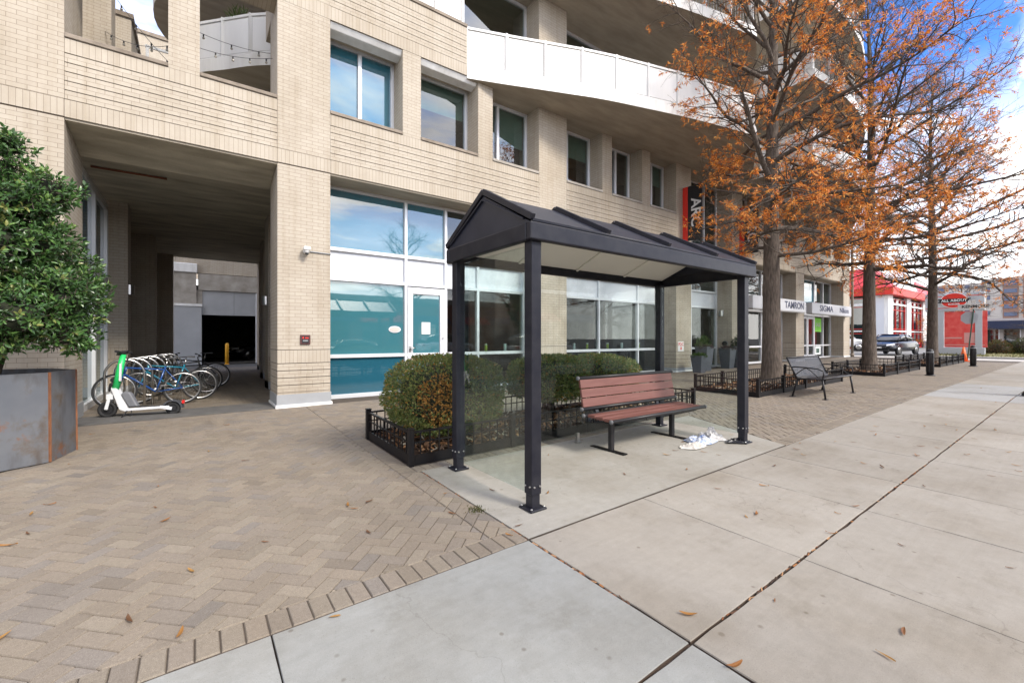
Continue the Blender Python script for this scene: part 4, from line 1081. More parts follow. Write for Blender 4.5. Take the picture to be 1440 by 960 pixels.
def evergreen(c, seed):
    rs = np.random.default_rng(seed); r = random.Random(seed)
    t = thing('evergreen_shrub', (c[0], c[1], 1.06), 'bushy glossy dark green evergreen growing in the steel planter', 'shrub')
    m = MB()
    for k in range(6):
        a = k*1.05+.3; m.tube([(c[0]+.05*math.cos(a), c[1]+.05*math.sin(a), 1.0), (c[0]+.22*math.cos(a), c[1]+.22*math.sin(a), 1.8), (c[0]+.34*math.cos(a), c[1]+.34*math.sin(a), 2.7), (c[0]+.20*math.cos(a+.4), c[1]+.20*math.sin(a+.4), 3.5)], [.05, .04, .025, .01], 7)
    # foliage grows in overlapping shelves: (sideways, deep, height, radius)
    lobes = [(.86, 0, 2.12, .40), (.75, -.3, 1.78, .46), (.6, .2, 2.0, .55), (.92, .1, 1.60, .34), (.3, -.5, 1.9, .6), (0, -.3, 2.1, .7), (.66, 0, 2.66, .38), (.45, -.3, 2.55, .5), (.66, .1, 3.25, .34), (.4, -.2, 3.05, .45), (.12, 0, 3.45, .42), (.26, .05, 3.78, .25), (0, 0, 2.8, .7), (-.3, 0, 3.3, .5), (-.5, -.2, 2.3, .7), (-.5, .1, 1.8, .6), (-.7, 0, 2.8, .5), (.1, .5, 2.4, .6), (.55, -.45, 1.55, .36), (.05, -.6, 1.6, .45), (1.02, -.05, 2.0, .24), (.76, -.1, 3.05, .2)]
    P = []; D = []; cols = []; NN = []; core = MB()
    pal = [(.046, .105, .026), (.060, .135, .032), (.075, .16, .038), (.038, .085, .022), (.095, .185, .045), (.052, .12, .036)]
    lite = [(.13, .225, .055), (.17, .26, .07), (.21, .22, .065)]
    for (a, q, z, R0) in lobes:
        o = Vector((c[0]+(a-.05)*.808+q*.589, c[1]-(a-.05)*.589+q*.808, z))
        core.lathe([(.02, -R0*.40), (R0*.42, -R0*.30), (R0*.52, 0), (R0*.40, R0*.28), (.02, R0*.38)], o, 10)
        for k in range(int(165*(R0/.45)**2)):
            d = Vector((r.gauss(0, 1), r.gauss(0, 1), r.gauss(.15, .85))).normalized()
            tip = o+Vector((d.x, d.y, d.z*.78))*R0*r.choice([r.uniform(.62, 1.0), r.uniform(.88, 1.10)])
            if tip.z < 1.14 or (tip.xy-Vector(c)).length > 1.36: continue
            ax = (d+Vector((r.gauss(0, .35), r.gauss(0, .35), .45+r.gauss(0, .3)))).normalized(); st = tip-ax*.16
            m.tube([st, tip], [.0045, .0025], 3, caps=False)
            lt = r.random() < .13; ph = r.uniform(0, 6.28); u = ax.orthogonal().normalized(); v = ax.cross(u)
            nl = r.randint(8, 11)
            for i in range(nl):              # a whorl: leaves spread round the shoot, the last ones upright
                f = i/nl; th = ph+i*2.4; rad = u*math.cos(th)+v*math.sin(th)
                dd = (rad*(1.15-.75*f)+ax*(.15+.85*f)+Vector((0, 0, -.12+.1*f))).normalized(); nn = (ax*1.2-rad*.4+Vector((0, 0, .3))).normalized()
                P.append(tuple(st+(tip-st)*(.3+.7*f))); D.append(tuple(dd)); NN.append(tuple(nn)); k_ = r.uniform(.78, 1.25); cc_ = r.choice(lite if lt and f > .4 else pal); cols.append(tuple(x*k_ for x in cc_))
    m.build('branch', 'bark', t); core.build('inner_foliage', 'core_green', t)
    n = len(P); m = MB(); L_ = rs.uniform(.046, .085, n)
    # six-cornered leaves, folded along the midrib
    P, D, NN = np.array(P), np.array(D), np.array(NN)+rs.normal(size=(n, 3))*.18; S = np.cross(D, NN); S /= np.linalg.norm(S, axis=1)[:, None]; U = np.cross(S, D); W = (L_*rs.uniform(.36, .46, n))[:, None]; L2 = L_[:, None]
    V = np.stack([P, P+D*L2*.35+S*W*.48+U*W*.16, P+D*L2*.72+S*W*.38+U*W*.10, P+D*L2-U*L2*.08, P+D*L2*.72-S*W*.38+U*W*.10, P+D*L2*.35-S*W*.48+U*W*.16, P+D*L2*.5], 1).reshape(-1, 3)
    m.v = [tuple(x) for x in V]
    for k in range(n):
        i = 7*k
        for f in ((0, 1, 2, 6), (6, 2, 3), (6, 3, 4), (0, 6, 4, 5)): m.f.append(tuple(i+x for x in f)); m.m.append(0); m.c.append(cols[k]); m.off.append((0, 0)); m.sm.append(False)
    m.build('foliage', 'leaf_glossy', t, cols=True, uv=False)
evergreen(pc, 21)
# ---------------------------------------------------------------- trees: sparse rusty leaves on fine ascending twigs
def oak(base, H_, r0, seed, zlow, spread, label, nb=46, dens=1., lean=(0, 0), ymax=None, leaves=True):
    rs = np.random.default_rng(seed); r = random.Random(seed); zg = gz(base[0], base[1])
    t = thing('street_tree', (base[0], base[1], zg), label, 'tree', 'orange leaved street trees along the pavement')
    tk = MB(); bm_ = MB(); LP = []; LD = []; LC = []; 
    pal = [(.68, .21, .025), (.80, .29, .04), (.60, .165, .02), (.90, .47, .13), (.46, .14, .03), (.80, .38, .11), (.28, .10, .035), (.82, .34, .055)]
    pts = []; n = 15; wx = r.uniform(0, 6); wy = r.uniform(0, 6)
    rad = []
    for i in range(n+1):
        f = i/n; z = zg-.05+H_*f; k = f*(1-f*.3)
        pts.append(Vector((base[0]+lean[0]*k+.10*math.sin(wx+f*7)*f, base[1]+lean[1]*k+.10*math.sin(wy+f*6)*f, z)))
        rad.append(r0*((1-f)**.85)*1.0+.012)
    fl = [(0, 1.75), (.10, 1.45), (.28, 1.2), (.7, 1.06)]
    P0 = [Vector((pts[0].x, pts[0].y, zg-.05+a)) for a, _ in fl]; R0 = [r0*b for _, b in fl]
    tk.tube(P0+pts[2:], R0+rad[2:], 14)
    def at(z):
        f = (z-zg)/H_*n; i = max(0, min(n-1, int(f))); return pts[i].lerp(pts[i+1], f-i), rad[i]+(rad[i+1]-rad[i])*(f-i)
    patch = lambda p: .30+.95*math.sin(p.x*1.9+seed)*math.sin(p.y*2.3+seed*2)*math.sin(p.z*2.1+seed*.7)+.25*math.sin(p.z*4.1+p.x*3.3)
    def leafy(p, d, k):
        for _ in range(k):
            q = p+d*r.uniform(-.10, .02); LP.append(tuple(q))
            LD.append(tuple(d*.5+Vector((r.gauss(0, .6), r.gauss(0, .6), r.gauss(-.35, .5))))); c_ = r.choice(pal); j = r.uniform(.75, 1.3); LC.append(tuple(v*j for v in c_))
    def branch(mb, p, d, Ln, rad0, segs, wob, lift, sides):
        out = [p]; rr = [rad0]; d = d.normalized()
        for i in range(segs):
            d = (d+Vector((r.gauss(0, wob), r.gauss(0, wob), r.gauss(0, wob*.7)+lift))).normalized()
            if ymax is not None and p.y > ymax-.5: d.y = min(d.y, .0); d.normalize()
            p = p+d*(Ln/segs); out.append(p); rr.append(max(.0022, rad0*(1-(i+1)/segs)**.8))
        mb.tube(out, rr, sides, caps=False); return out, d
    az = r.uniform(0, 6.28)
    for b in range(nb):
        f = (b+.5)/nb; z = zg+zlow+(H_*.97-zlow)*f**.92; az += 2.399+r.gauss(0, .3)
        prof = (1-f)**.62*(.72+.28*min(1, f*5)); Ln = spread*prof*r.uniform(.78, 1.15)+.35
        el = R(r.uniform(-10, 22)+56*f); d = Vector((math.cos(az)*math.cos(el), math.sin(az)*math.cos(el), math.sin(el)))
        if ymax is not None and d.y > 0:
            p0, _ = at(z); room = (ymax-p0.y)/max(.05, d.y); Ln = min(Ln, max(.6, room))
        p, tr = at(z); br = min(tr*.55, .014+.015*Ln)
        path, _ = branch(tk, p, d, Ln, br, 9, .13, .055-.075*(1-f), 6)
        ns = int(6+Ln*4.4)
        for s_ in range(ns):
            g = .16+.82*(s_+r.random())/ns; k = g*9; i = min(8, int(k)); q = path[i].lerp(path[i+1], k-i); dd = (path[i+1]-path[i]).normalized()
            side = dd.cross(Vector((0, 0, 1))); side = side.normalized() if side.length > 1e-3 else Vector((1, 0, 0))
            sd = dd*r.uniform(.5, 1.0)+side*(1 if s_ % 2 else -1)*r.uniform(.4, .95)+Vector((0, 0, r.gauss(.12, .5)))
            sl_ = (.34+.46*Ln*(1-g*.70))*r.uniform(.5, 1.2); sl_ = min(sl_, 2.1)
            sp, _ = branch(bm_, q, sd, sl_, max(.0045, br*.34*(1-g*.5)), 5, .19, .02, 4)
            nt_ = int(4+sl_*6.5)
            for w_ in range(nt_):
                gg = .2+.8*(w_+r.random())/nt_; kk = gg*5; ii = min(4, int(kk)); qq = sp[ii].lerp(sp[ii+1], kk-ii); d2 = (sp[ii+1]-sp[ii]).normalized()
                td = d2*.8+Vector((r.gauss(0, .6), r.gauss(0, .6), r.gauss(.05, .42))); tl = r.uniform(.16, .50)
                tp, de = branch(bm_, qq, td, tl, .0038, 3, .16, .0, 3)
                if leaves:
                    pr = patch(qq)*dens*max(.10, 1.75-2.2*f)
                    if (f > .03 or zlow < 3.5) and r.random() < pr:
                        leafy(tp[-1], de, r.randint(5, 14))
                        if r.random() < pr*.8: leafy(tp[-2], de, r.randint(3, 11))
    tk.build('trunk', 'bark', t); bm_.build('twigs', 'bark', t)
    if leaves and LP:
        nL = len(LP); m = MB(); leaf_mesh(m, np.array(LP), np.array(LD), rs.normal(size=(nL, 3)), rs.uniform(.08, .14, nL), rs.uniform(.015, .026, nL), LC, .3)
        m.build('crown', 'leaf', t, cols=True, uv=False)
    return t
oak((12.75, 5.42), 14.5, .235, 31, 3.45, 4.2, 'nearest street tree, thick trunk beside the black bench, orange leaves', 52, 1.0, ymax=7.6)
oak((19.3, 4.98), 13.5, .20, 32, 3.6, 5.2, 'middle street tree with rusty orange leaves, in front of the red roofed restaurant', 54, .70, ymax=8.6)
oak((27.9, 4.85), 13.0, .20, 34, 3.3, 5.6, 'farthest street tree with dark bare twigs beside the two bollards', 54, .50, ymax=8.6)
# ---------------------------------------------------------------- bike hoops, bicycles, scooter
def hoop():
    t = local_thing('bike_hoop', '', 'bike rack', 'steel hoops of the bike rack')
    m = MB(); w2, h = .285, .68; pts = [(-w2, 0, 0), (-w2, 0, h)]+[(-w2*math.cos(R(a)), 0, h+w2*math.sin(R(a))) for a in range(15, 180, 15)]+[(w2, 0, h), (w2, 0, 0)]
    m.tube(pts, .021, 10); m.build('hoop', 'steel_bright', t)
    m = MB()
    for x in (-w2, w2): m.lathe([(.05, 0), (.05, .01), (.024, .012)], (x, 0, 0), 12)
    m.build('foot_flange', 'steel_bright', t)
    return t
hp_ = hoop()
hl = ['frontmost steel bike hoop, directly behind the green scooter', 'second steel bike hoop counted from the green scooter', 'third steel bike hoop counted from the green scooter, among blue frames', 'fourth steel bike hoop counted from the green scooter', 'fifth steel bike hoop counted from the green scooter', 'sixth steel bike hoop, near the black bicycle', 'last steel bike hoop, deepest inside the covered passage']
for i in range(7):
    o = hp_ if i == 0 else copy_tree(hp_); x, y = -1.08+.085*i, 11.0+.55*i; o.location = (x, y, gz(x, y)-.01); o.rotation_euler = (0, 0, R(4)); o['label'] = hl[i]
def bicycle(paint, seed):
    """side on along X, front wheel at +X"""
    t = local_thing('bicycle', '', 'bicycle', 'bicycles locked to the rack')
    WR = .335; fx, rx_ = .53, -.51
    for x in (rx_, fx):
        m = MB(); m.torus((x, 0, WR), WR-.018, .018, 'y', 40, 8); wh = m.build('wheel', 'rubber', t)
        m = MB(); m.torus((x, 0, WR), WR-.042, .012, 'y', 40, 6); m.lathe([(.022, -.045), (.022, .045)], (x, 0, WR), 10, 'y'); m.build('rim', 'steel_bright', wh)
        m = MB()
        for k in range(24):
            a = k*math.pi/12; s_ = .03 if k % 2 else -.03; m.tube([(x+.02*math.cos(a+.5), s_, WR+.02*math.sin(a+.5)), (x+(WR-.045)*math.cos(a), 0, WR+(WR-.045)*math.sin(a))], .0016, 3, caps=False)
        m.build('spokes', 'steel_bright', wh)
    bb = (-.08, 0, .28); st = (-.22, 0, .74); ht = (.36, 0, .80); hb = (.40, 0, .66); rh = (rx_, 0, WR); fh = (fx, 0, WR)
    m = MB(); m.tube([bb, (-.235, 0, .78)], .016, 10); m.tube([(-.215, 0, .72), (.365, 0, .78)], .016, 10); m.tube([bb, hb], .019, 10); m.tube([ht, hb], .021, 10)
    for s_ in (-.05, .05): m.tube([(bb[0], s_*.5, bb[2]), (rx_, s_, WR)], .010, 8); m.tube([(st[0], s_*.4, st[2]), (rx_, s_, WR)], .008, 8)
    m.build('frame', paint, t)
    m = MB(); m.tube([hb, (.42, 0, .60)], .02, 8)
    for s_ in (-.05, .05): m.tube([(.42, s_, .62), (.47, s_, .48), (fx, s_, WR)], [.013, .012, .009], 8)
    m.tube([(.42, -.05, .62), (.42, .05, .62)], .014, 8); m.build('fork', paint, t)
    m = MB(); m.tube([(-.235, 0, .77), (-.262, 0, .90)], .012, 8); m.tube([(-.26, 0, .90), (-.265, 0, .93)], .012, 8); m.build('seat_post', 'steel_bright', t)
    m = MB(); m.mesh([(-.42, -.075, .93), (-.42, .075, .93), (-.28, -.06, .94), (-.28, .06, .94), (-.14, -.018, .935), (-.14, .018, .935), (-.42, -.07, .965), (-.42, .07, .965), (-.28, -.05, .965), (-.28, .05, .965), (-.14, -.014, .95), (-.14, .014, .95)],
        [(0, 1, 3, 2), (2, 3, 5, 4), (6, 8, 9, 7), (8, 10, 11, 9), (0, 2, 8, 6), (2, 4, 10, 8), (1, 7, 9, 3), (3, 9, 11, 5), (0, 6, 7, 1), (4, 5, 11, 10)]); m.build('saddle', 'black_plastic', t, bevel=.012, seg=2)
    m = MB(); m.tube([ht, (.345, 0, .90)], .014, 8); m.tube([(.345, 0, .90), (.41, 0, .93)], .013, 8); m.tube([(.35, -.28, .95), (.40, -.12, .935), (.41, 0, .93), (.40, .12, .935), (.35, .28, .95)], .011, 8); hb_ = m.build('handlebar', 'black_plastic', t)
    m = MB()
    for s_ in (-1, 1): m.tube([(.35, .28*s_, .95), (.335, .37*s_, .95)], .016, 8); m.tube([(.38, .2*s_, .93), (.44, .24*s_, .88)], .006, 6)
    m.build('grip', 'rubber', hb_)
    m = MB(); m.lathe([(.0, -.008), (.09, -.008), (.09, -.004), (.0, -.004)], (bb[0], -.04, bb[2]), 20, 'y'); m.tube([(bb[0], -.06, bb[2]), (bb[0]+.12, -.065, bb[2]-.12)], .009, 8); m.tube([(bb[0], .06, bb[2]), (bb[0]-.12, .065, bb[2]+.12)], .009, 8); m.box(bb[0]+.07, -.15, bb[2]-.135, bb[0]+.17, -.07, bb[2]-.115); m.box(bb[0]-.17, .07, bb[2]+.115, bb[0]-.07, .15, bb[2]+.135); m.build('crankset', 'steel_bright', t)
    m = MB(); m.tube([(bb[0], -.04, bb[2]+.09), (rx_, -.04, WR+.035)], .004, 4); m.tube([(bb[0], -.04, bb[2]-.09), (rx_, -.04, WR-.035)], .004, 4); m.build('chain', 'black_plastic', t)
    return t
for (paint, x, y, rz_, lb) in (('bike_blue', -.72, 11.30, R(184), 'bright blue bicycle locked nearest to the green scooter'), ('bike_teal', -.42, 11.85, R(183), 'darker teal blue bicycle locked behind the bright blue one'),
        ('bike_dark', -.30, 13.1, R(5), 'dark bicycle with bulky handlebar in the middle of the rack'), ('bike_dark', -.03, 14.6, R(186), 'black bicycle parked deepest in the passage near the garage door')):
    b = bicycle(paint, 1); b.location = (x, y, gz(x, y)); b.rotation_euler = (R(3), 0, rz_); b['label'] = lb
pm('fender_grey', (.055, .058, .066), .5)
def scooter():
    t = local_thing('kick_scooter', 'white and green shared electric kick scooter parked before the bike rack', 'scooter')
    fx, rx_ = -.46, .47; r_ = .135
    for x, rr in ((fx, .140), (rx_, .115)):
        m = MB(); m.torus((x, 0, rr), rr-.032, .032, 'y', 30, 8); wh = m.build('wheel', 'rubber', t)
        m = MB(); m.lathe([(rr-.062, -.022), (rr-.062, .022)], (x, 0, rr), 18, 'y'); m.lathe([(.035, -.04), (.035, .04)], (x, 0, rr), 12, 'y'); m.build('hub', 'black_plastic', wh)
    m = MB(); m.extrude([(-.20, -.085, .10), (.42, -.085, .125), (.42, -.085, .165), (-.16, -.085, .15), (-.33, -.085, .50), (-.40, -.085, .50), (-.27, -.085, .13)], (0, .17, 0)); m.build('deck', 'scooter_white', t, bevel=.012, seg=2)
    m = MB(); m.extrude([(-.15, -.055, .165), (-.02, -.055, .175), (-.14, -.055, .42), (-.22, -.055, .44), (-.27, -.055, .40)], (0, .11, 0)); m.build('battery', 'scooter_grey', t, bevel=.02, seg=2)
    m = MB(); m.box(-.14, -.07, .168, .36, .07, .178); m.build('deck_mat', 'rubber', t)
    m = MB(); m.tube([(-.365, 0, .48), (-.315, 0, .78), (-.27, 0, 1.08)], [.052, .050, .042], 14); m.build('stem', 'scooter_green', t)
    m = MB(); m.box(-.295, -.062, .62, -.27, -.03, .92); m.rot(0); m.build('stripe', 'scooter_white', t)
    m = MB(); m.tube([(-.36, .0, .60), (-.42, 0, .56), (-.43, 0, .44)], .035, 8); m.lathe([(.045, -.03), (.045, .03)], (-.385, 0, .64), 12, 'y'); m.build('lock_box', 'black_plastic', t)
    m = MB()
    for s_ in (-.06, .06): m.bar((-.42, s_, .34), (fx, s_, .14), .028, .045, (1, 0, 0))
    m.box(-.46, -.075, .31, -.37, .075, .40); m.tube([(-.42, 0, .38), (-.385, 0, .52)], .035, 10); m.build('fork', 'scooter_white', t, bevel=.006)
    m = MB(); m.tube([(-.27, -.25, 1.12), (-.28, -.1, 1.11), (-.275, 0, 1.10), (-.28, .1, 1.11), (-.27, .25, 1.12)], .016, 8); hb_ = m.build('handlebar', 'black_plastic', t)
    m = MB()
    for s_ in (-1, 1): m.tube([(-.275, .14*s_, 1.115), (-.265, .27*s_, 1.12)], .022, 8)
    m.build('grip', 'rubber', hb_)
    m = MB(); m.extrude([(-.36, -.06, 1.06), (-.22, -.06, 1.09), (-.20, -.06, 1.15), (-.32, -.06, 1.13)], (0, .12, 0)); m.build('display', 'black_plastic', t, bevel=.012)
    m = MB(); A = [R(a) for a in range(0, 190, 15)]
    pr = [(rx_+.150*math.cos(a), .115+.150*math.sin(a)) for a in A]; pi_ = [(rx_+.128*math.cos(a), .115+.128*math.sin(a)) for a in A[::-1]]
    for i in range(len(A)-1):
        m.extrude([(pr[i][0], -.06, pr[i][1]), (pr[i+1][0], -.06, pr[i+1][1]), (rx_+.128*math.cos(A[i+1]), -.06, .115+.128*math.sin(A[i+1])), (rx_+.128*math.cos(A[i]), -.06, .115+.128*math.sin(A[i]))], (0, .12, 0))
    m.build('fender', 'fender_grey', t)
    m = MB(); m.box(rx_+.13, -.03, .19, rx_+.165, .03, .25); m.build('tail_light', 'red_paint', t, bevel=.006)
    m = MB(); m.bar((.30, -.07, .15), (rx_, -.07, .115), .02, .05); m.bar((.30, .07, .15), (rx_, .07, .115), .02, .05); m.build('rear_arm', 'scooter_white', t)
    m = MB(); m.tube([(-.16, -.08, .11), (-.20, -.16, .01)], .010, 6); m.tube([(-.10, -.08, .11), (-.08, -.13, .03)], .008, 6); m.build('kickstand', 'black_metal', t)
    return t
sc = scooter(); sc.location = (-.77, 9.93, gz(-.77, 9.93)); sc.rotation_euler = (R(-4), 0, R(-16))
# ---------------------------------------------------------------- bollards, cone, signs on posts
def bollard(x, y, label, mat='black_metal', h=.88, r=.095, cap='dome', grp='black bollards at the end of the pavement'):
    t = thing('bollard', (x, y, gz(x, y)), label, 'bollard', grp); z = gz(x, y)
    m = MB(); m.lathe([(r, 0), (r, h-.09), (r*.92, h-.05), (r*.7, h-.015), (r*.35, h), (0.001, h+.003)], (x, y, z), 20); m.build('post', mat, t)
    m = MB(); m.lathe([(r*1.45, 0), (r*1.45, .02), (r*1.02, .035)], (x, y, z), 20); m.build('base_ring', mat, t)
    if grp:
        m = MB()
        for a in range(6): 
            c_, s_ = math.cos(a*1.047), math.sin(a*1.047); m.box(x+c_*r-.012, y+s_*r-.012, z+.12, x+c_*r+.012, y+s_*r+.012, z+h-.14)
        m.build('flute', mat, t)
        m = MB(); m.lathe([(r*1.02, h-.12), (r*1.03, h-.10), (r*1.02, h-.09)], (x, y, z), 20); m.build('band', 'plinth_grey', t)
    return t
bollard(19.71, 3.48, 'black domed bollard nearer the benches, larger in view')
bollard(26.6, 3.36, 'black domed bollard beside the orange traffic cone')
t = bollard(1.33, 26.9, 'yellow steel bollard standing before the dark garage opening', 'yellow_paint', 1.10, .08, grp=None)
t = thing('traffic_cone', (30.95, 4.24, gz(31, 4.2)), 'orange traffic cone with a white collar by the street sign', 'traffic cone'); z = gz(31, 4.2)
m = MB(); m.box(30.73, 4.02, z, 31.17, 4.46, z+.035); m.lathe([(.155, .035), (.035, .72)], (30.95, 4.24, z), 20); m.build('body', 'orange_plastic', t)
m = MB(); m.lathe([(.104, .30), (.072, .48)], (30.95, 4.24, z), 20); m.v = [(30.95+(a-30.95)*1.03, 4.24+(b-4.24)*1.03, c_) for a, b, c_ in m.v]; m.build('collar', 'white_paint', t)
t = thing('street_sign', (31.1, 4.13, gz(31, 4.1)), 'leaning green post with white street name plates and back of a stop sign', 'street sign'); z = gz(31, 4.1)
m = MB(); m.bar((31.1, 4.13, z), (31.1, 3.90, z+2.75), .05, .04, (1, 0, 0)); m.build('post', pm('post_green', (.05, .10, .075), .5).name, t)
oc_ = [(31.13, 4.06+.33*math.cos(R(22.5+45*k)), z+2.17+.33*math.sin(R(22.5+45*k))) for k in range(8)]
m = MB(); m.extrude(oc_, (.006, 0, 0)); m.build('stop_sign_back', 'sign_grey', t)
m = MB(); m.box(31.06, 3.30, z+2.60, 31.07, 4.46, z+2.84); pn = m.build('name_plate', 'white_paint', t); text('lettering', 'KENMORE', .20, (31.053, 3.86, z+2.72), SIDE, 'letter_black', pn, .002)
text('lettering', 'ST', .08, (31.053, 3.40, z+2.74), SIDE, 'letter_black', pn, .002)
m = MB(); m.box(30.85, 3.895, z+2.86, 31.75, 3.905, z+3.06); m.rot(R(25), (31.07, 3.9)); m.build('name_plate', 'white_paint', t)
# shop sign on its two legs across the drive
SX = 41.5
t = thing('pylon_sign', (SX, 6.0, .45), 'grey framed shop sign with red oval badge above a red banner', 'sign')
m = MB(); m.box(SX-.15, 4.70, 3.42, SX+.15, 7.55, 4.62); hd = m.build('header', 'sign_grey', t, bevel=.02)
m = MB(); m.box(SX-.158, 4.70, 4.38, SX-.152, 7.55, 4.42); m.box(SX-.158, 4.70, 3.60, SX-.152, 7.55, 3.64); m.build('stripe', 'sign_red', hd)
m = MB(); ov = lambda a, b, x: [(x, 6.12-a*math.cos(R(k)), 4.12+b*math.sin(R(k))) for k in range(0, 360, 12)]
m.extrude(ov(.66, .52, SX-.19), (.04, 0, 0)); bd = m.build('badge_rim', 'letter_white', hd)
m = MB(); m.extrude(ov(.62, .48, SX-.20), (.02, 0, 0)); m.build('badge', 'sign_red', bd)
m = MB(); m.extrude([(SX-.215, 6.92, 3.98), (SX-.215, 6.80, 4.11), (SX-.215, 6.92, 4.24), (SX-.215, 5.30, 4.24), (SX-.215, 5.42, 4.11), (SX-.215, 5.30, 3.98)], (.01, 0, 0)); m.build('ribbon', 'letter_black', bd)
text('lettering', 'ALL ABOUT', .235, (SX-.222, 6.11, 4.11), SIDE, 'letter_white', bd, .003)
text('lettering', 'BURGER', .15, (SX-.222, 6.11, 3.86), SIDE, 'letter_white', bd, .003)
for y in (6.78, 4.98):
    m = MB(); m.box(SX-.12, y-.16, .44, SX+.12, y+.16, 3.42); m.build('leg', 'sign_grey', t, bevel=.01)
m = MB(); m.box(SX-.16, 4.7, .44, SX+.16, 7.1, .95); m.build('base', 'sign_grey', t, bevel=.01)
m = MB(); m.box(SX-.05, 4.60, .98, SX-.02, 6.6, 3.36); bn = m.build('banner', 'banner_red', t)
m = MB(); m.box(SX-.056, 5.75, 1.55, SX-.052, 6.58, 1.64); m.box(SX-.056, 5.0, 1.25, SX-.052, 5.65, 1.95); m.box(SX-.056, 4.7, 1.10, SX-.052, 6.58, 1.15); m.build('print', pm('print_pink', (.62, .30, .28), .5).name, bn)
# projecting banners on the entrance piers, fascia boards over the far shops, fire-connection plate
def blade(x, label, body, z0=5.15, z1=7.15):
    t = thing('blade_sign', (x, 9.3, z0), label, 'sign', 'red and black banners on the entrance piers')
    m = MB(); m.box(x-.03, 9.14, z0, x+.03, 9.345, z1); m.build('red_edge', 'sign_red', t, bevel=.004)
    m = MB(); m.box(x-.028, 8.58, z0, x+.028, 9.138, z1); bk = m.build('board', 'letter_black', t, bevel=.004)
    m = MB(); m.tube([(x, 9.35, z1-.1), (x, 8.6, z1-.1)], .015, 6); m.build('bracket', 'grey_rail', t)
    text('lettering', body, .52, (x-.033, 8.83, (z0+z1)/2), basis((0, 0, -1), (0, -1, 0)), 'letter_white', bk, .003, sx=1.0)
blade(14.72, 'red edged black banner with sideways letters left of the building entrance', 'ARC')
blade(18.95, 'red edged black banner half hidden by the nearest tree', 'ARC')
def fascia(x0, x1, label, words):
    t = thing('shop_sign', ((x0+x1)/2, 9.2, 2.9), label, 'shop sign', 'white fascia boards over the shops')
    m = MB(); m.box(x0, 9.05, 2.88, x1, 9.33, 3.44); b = m.build('board', 'fascia_board', t, bevel=.01)
    m = MB(); m.box(x0+.02, 9.06, 2.84, x1-.02, 9.32, 2.878); m.build('underside', 'grey_rail', t)
    for (wd, x, s_, k, mt) in words: text('lettering', wd, s_, (x, 9.046, 3.16), FRONT, mt, b, .004, sx=k)
fascia(19.5, 25.0, 'white fascia board reading TAMRON, partly behind the nearest trunk', [('Canon', 21.45, .44, 1.0, 'letter_blue'), ('TAMRON', 23.75, .46, 1.12, 'letter_blue')])
fascia(25.9, 31.75, 'white fascia board reading SIGMA above the shop double doors', [('SIGMA', 27.85, .44, 1.5, 'letter_blue'), ('Nikon', 30.55, .40, 1.45, 'letter_blue')])
t = thing('poster', (29.5, 9.99, 2.3), 'bright green poster inside the shop window beside the double doors', 'poster')
m = MB(); m.box(29.0, 10.00, 1.95, 29.95, 10.012, 2.75); sh_ = m.build('sheet', 'green_poster', t); text('lettering', 'SALE', .3, (29.47, 9.998, 2.35), FRONT, 'tower_tan', sh_, .001)
t = thing('poster', (29.5, 9.99, .9), 'small pale poster low in the shop window, under the green one', 'poster')
m = MB(); m.box(29.05, 10.00, .62, 29.85, 10.01, 1.1); m.build('sheet', 'paper', t); m = MB(); m.box(29.2, 9.996, .72, 29.65, 9.999, .98); m.build('print', 'post_green', t)
t = thing('fire_sign', (14.57, 9.34, 1.25), 'small white plate with red letters FDC on the brick pier', 'sign')
m = MB(); m.box(14.39, 9.335, 1.08, 14.75, 9.347, 1.44); b = m.build('plate', 'white_paint', t); text('lettering', 'FDC', .17, (14.57, 9.333, 1.335), FRONT, 'sign_red', b, .001)
m = MB(); m.extrude([(14.50, 9.331, 1.20), (14.57, 9.331, 1.12), (14.64, 9.331, 1.20)], (0, .002, 0)); m.box(14.545, 9.331, 1.20, 14.595, 9.333, 1.26); m.build('arrow', 'sign_red', t)
t = thing('security_camera', (1.77, 9.3, 3.28), 'white security camera on the brick pier with a thin conduit', 'camera')
m = MB(); m.lathe([(.055, 0), (.06, .03), (.05, .06)], (1.77, 9.285, 3.27), 14, 'y'); m.build('mount', 'white_paint', t)
m = MB(); m.box(1.70, 9.14, 3.27, 1.82, 9.30, 3.34); m.lathe([(.0, 0), (.04, .01), (.052, .045), (.055, .07)], (1.76, 9.21, 3.21), 14); m.build('body', 'white_paint', t, bevel=.015, seg=2)
m = MB(); m.lathe([(0.001, -.02), (.03, -.012), (.038, .01)], (1.76, 9.21, 3.205), 12); m.build('lens', 'black_plastic', t)
m = MB(); m.tube([(1.82, 9.335, 3.275), (2.235, 9.335, 3.268)], .012, 6); m.build('conduit', 'plinth_grey', t)
t = thing('alarm_panel', (1.755, 9.34, 1.44), 'small dark framed panel with red marks on the brick pier', 'panel')
m = MB(); m.box(1.665, 9.315, 1.44, 1.846, 9.349, 1.625); b = m.build('frame', pm('maroon', (.09, .025, .025), .5).name, t, bevel=.006)
m = MB(); m.box(1.69, 9.310, 1.465, 1.82, 9.3145, 1.60); m.build('face', 'letter_black', b)
m = MB(); m.box(1.70, 9.307, 1.55, 1.725, 9.3095, 1.585); m.box(1.75, 9.307, 1.55, 1.81, 9.3095, 1.575); m.build('mark', 'sign_red', b)
m = MB(); m.box(1.71, 9.307, 1.50, 1.80, 9.3095, 1.52); m.build('mark', 'plinth_grey', b)
t = thing('oval_plaque', (3.85, 10.0, 1.77), 'silver oval plaque stuck on the teal shop window', 'plaque')
m = MB(); m.extrude([(3.853+.15*math.cos(R(k)), 10.035, 1.77+.08*math.sin(R(k))) for k in range(0, 360, 12)], (0, .012, 0)); m.build('rim', 'alu', t)
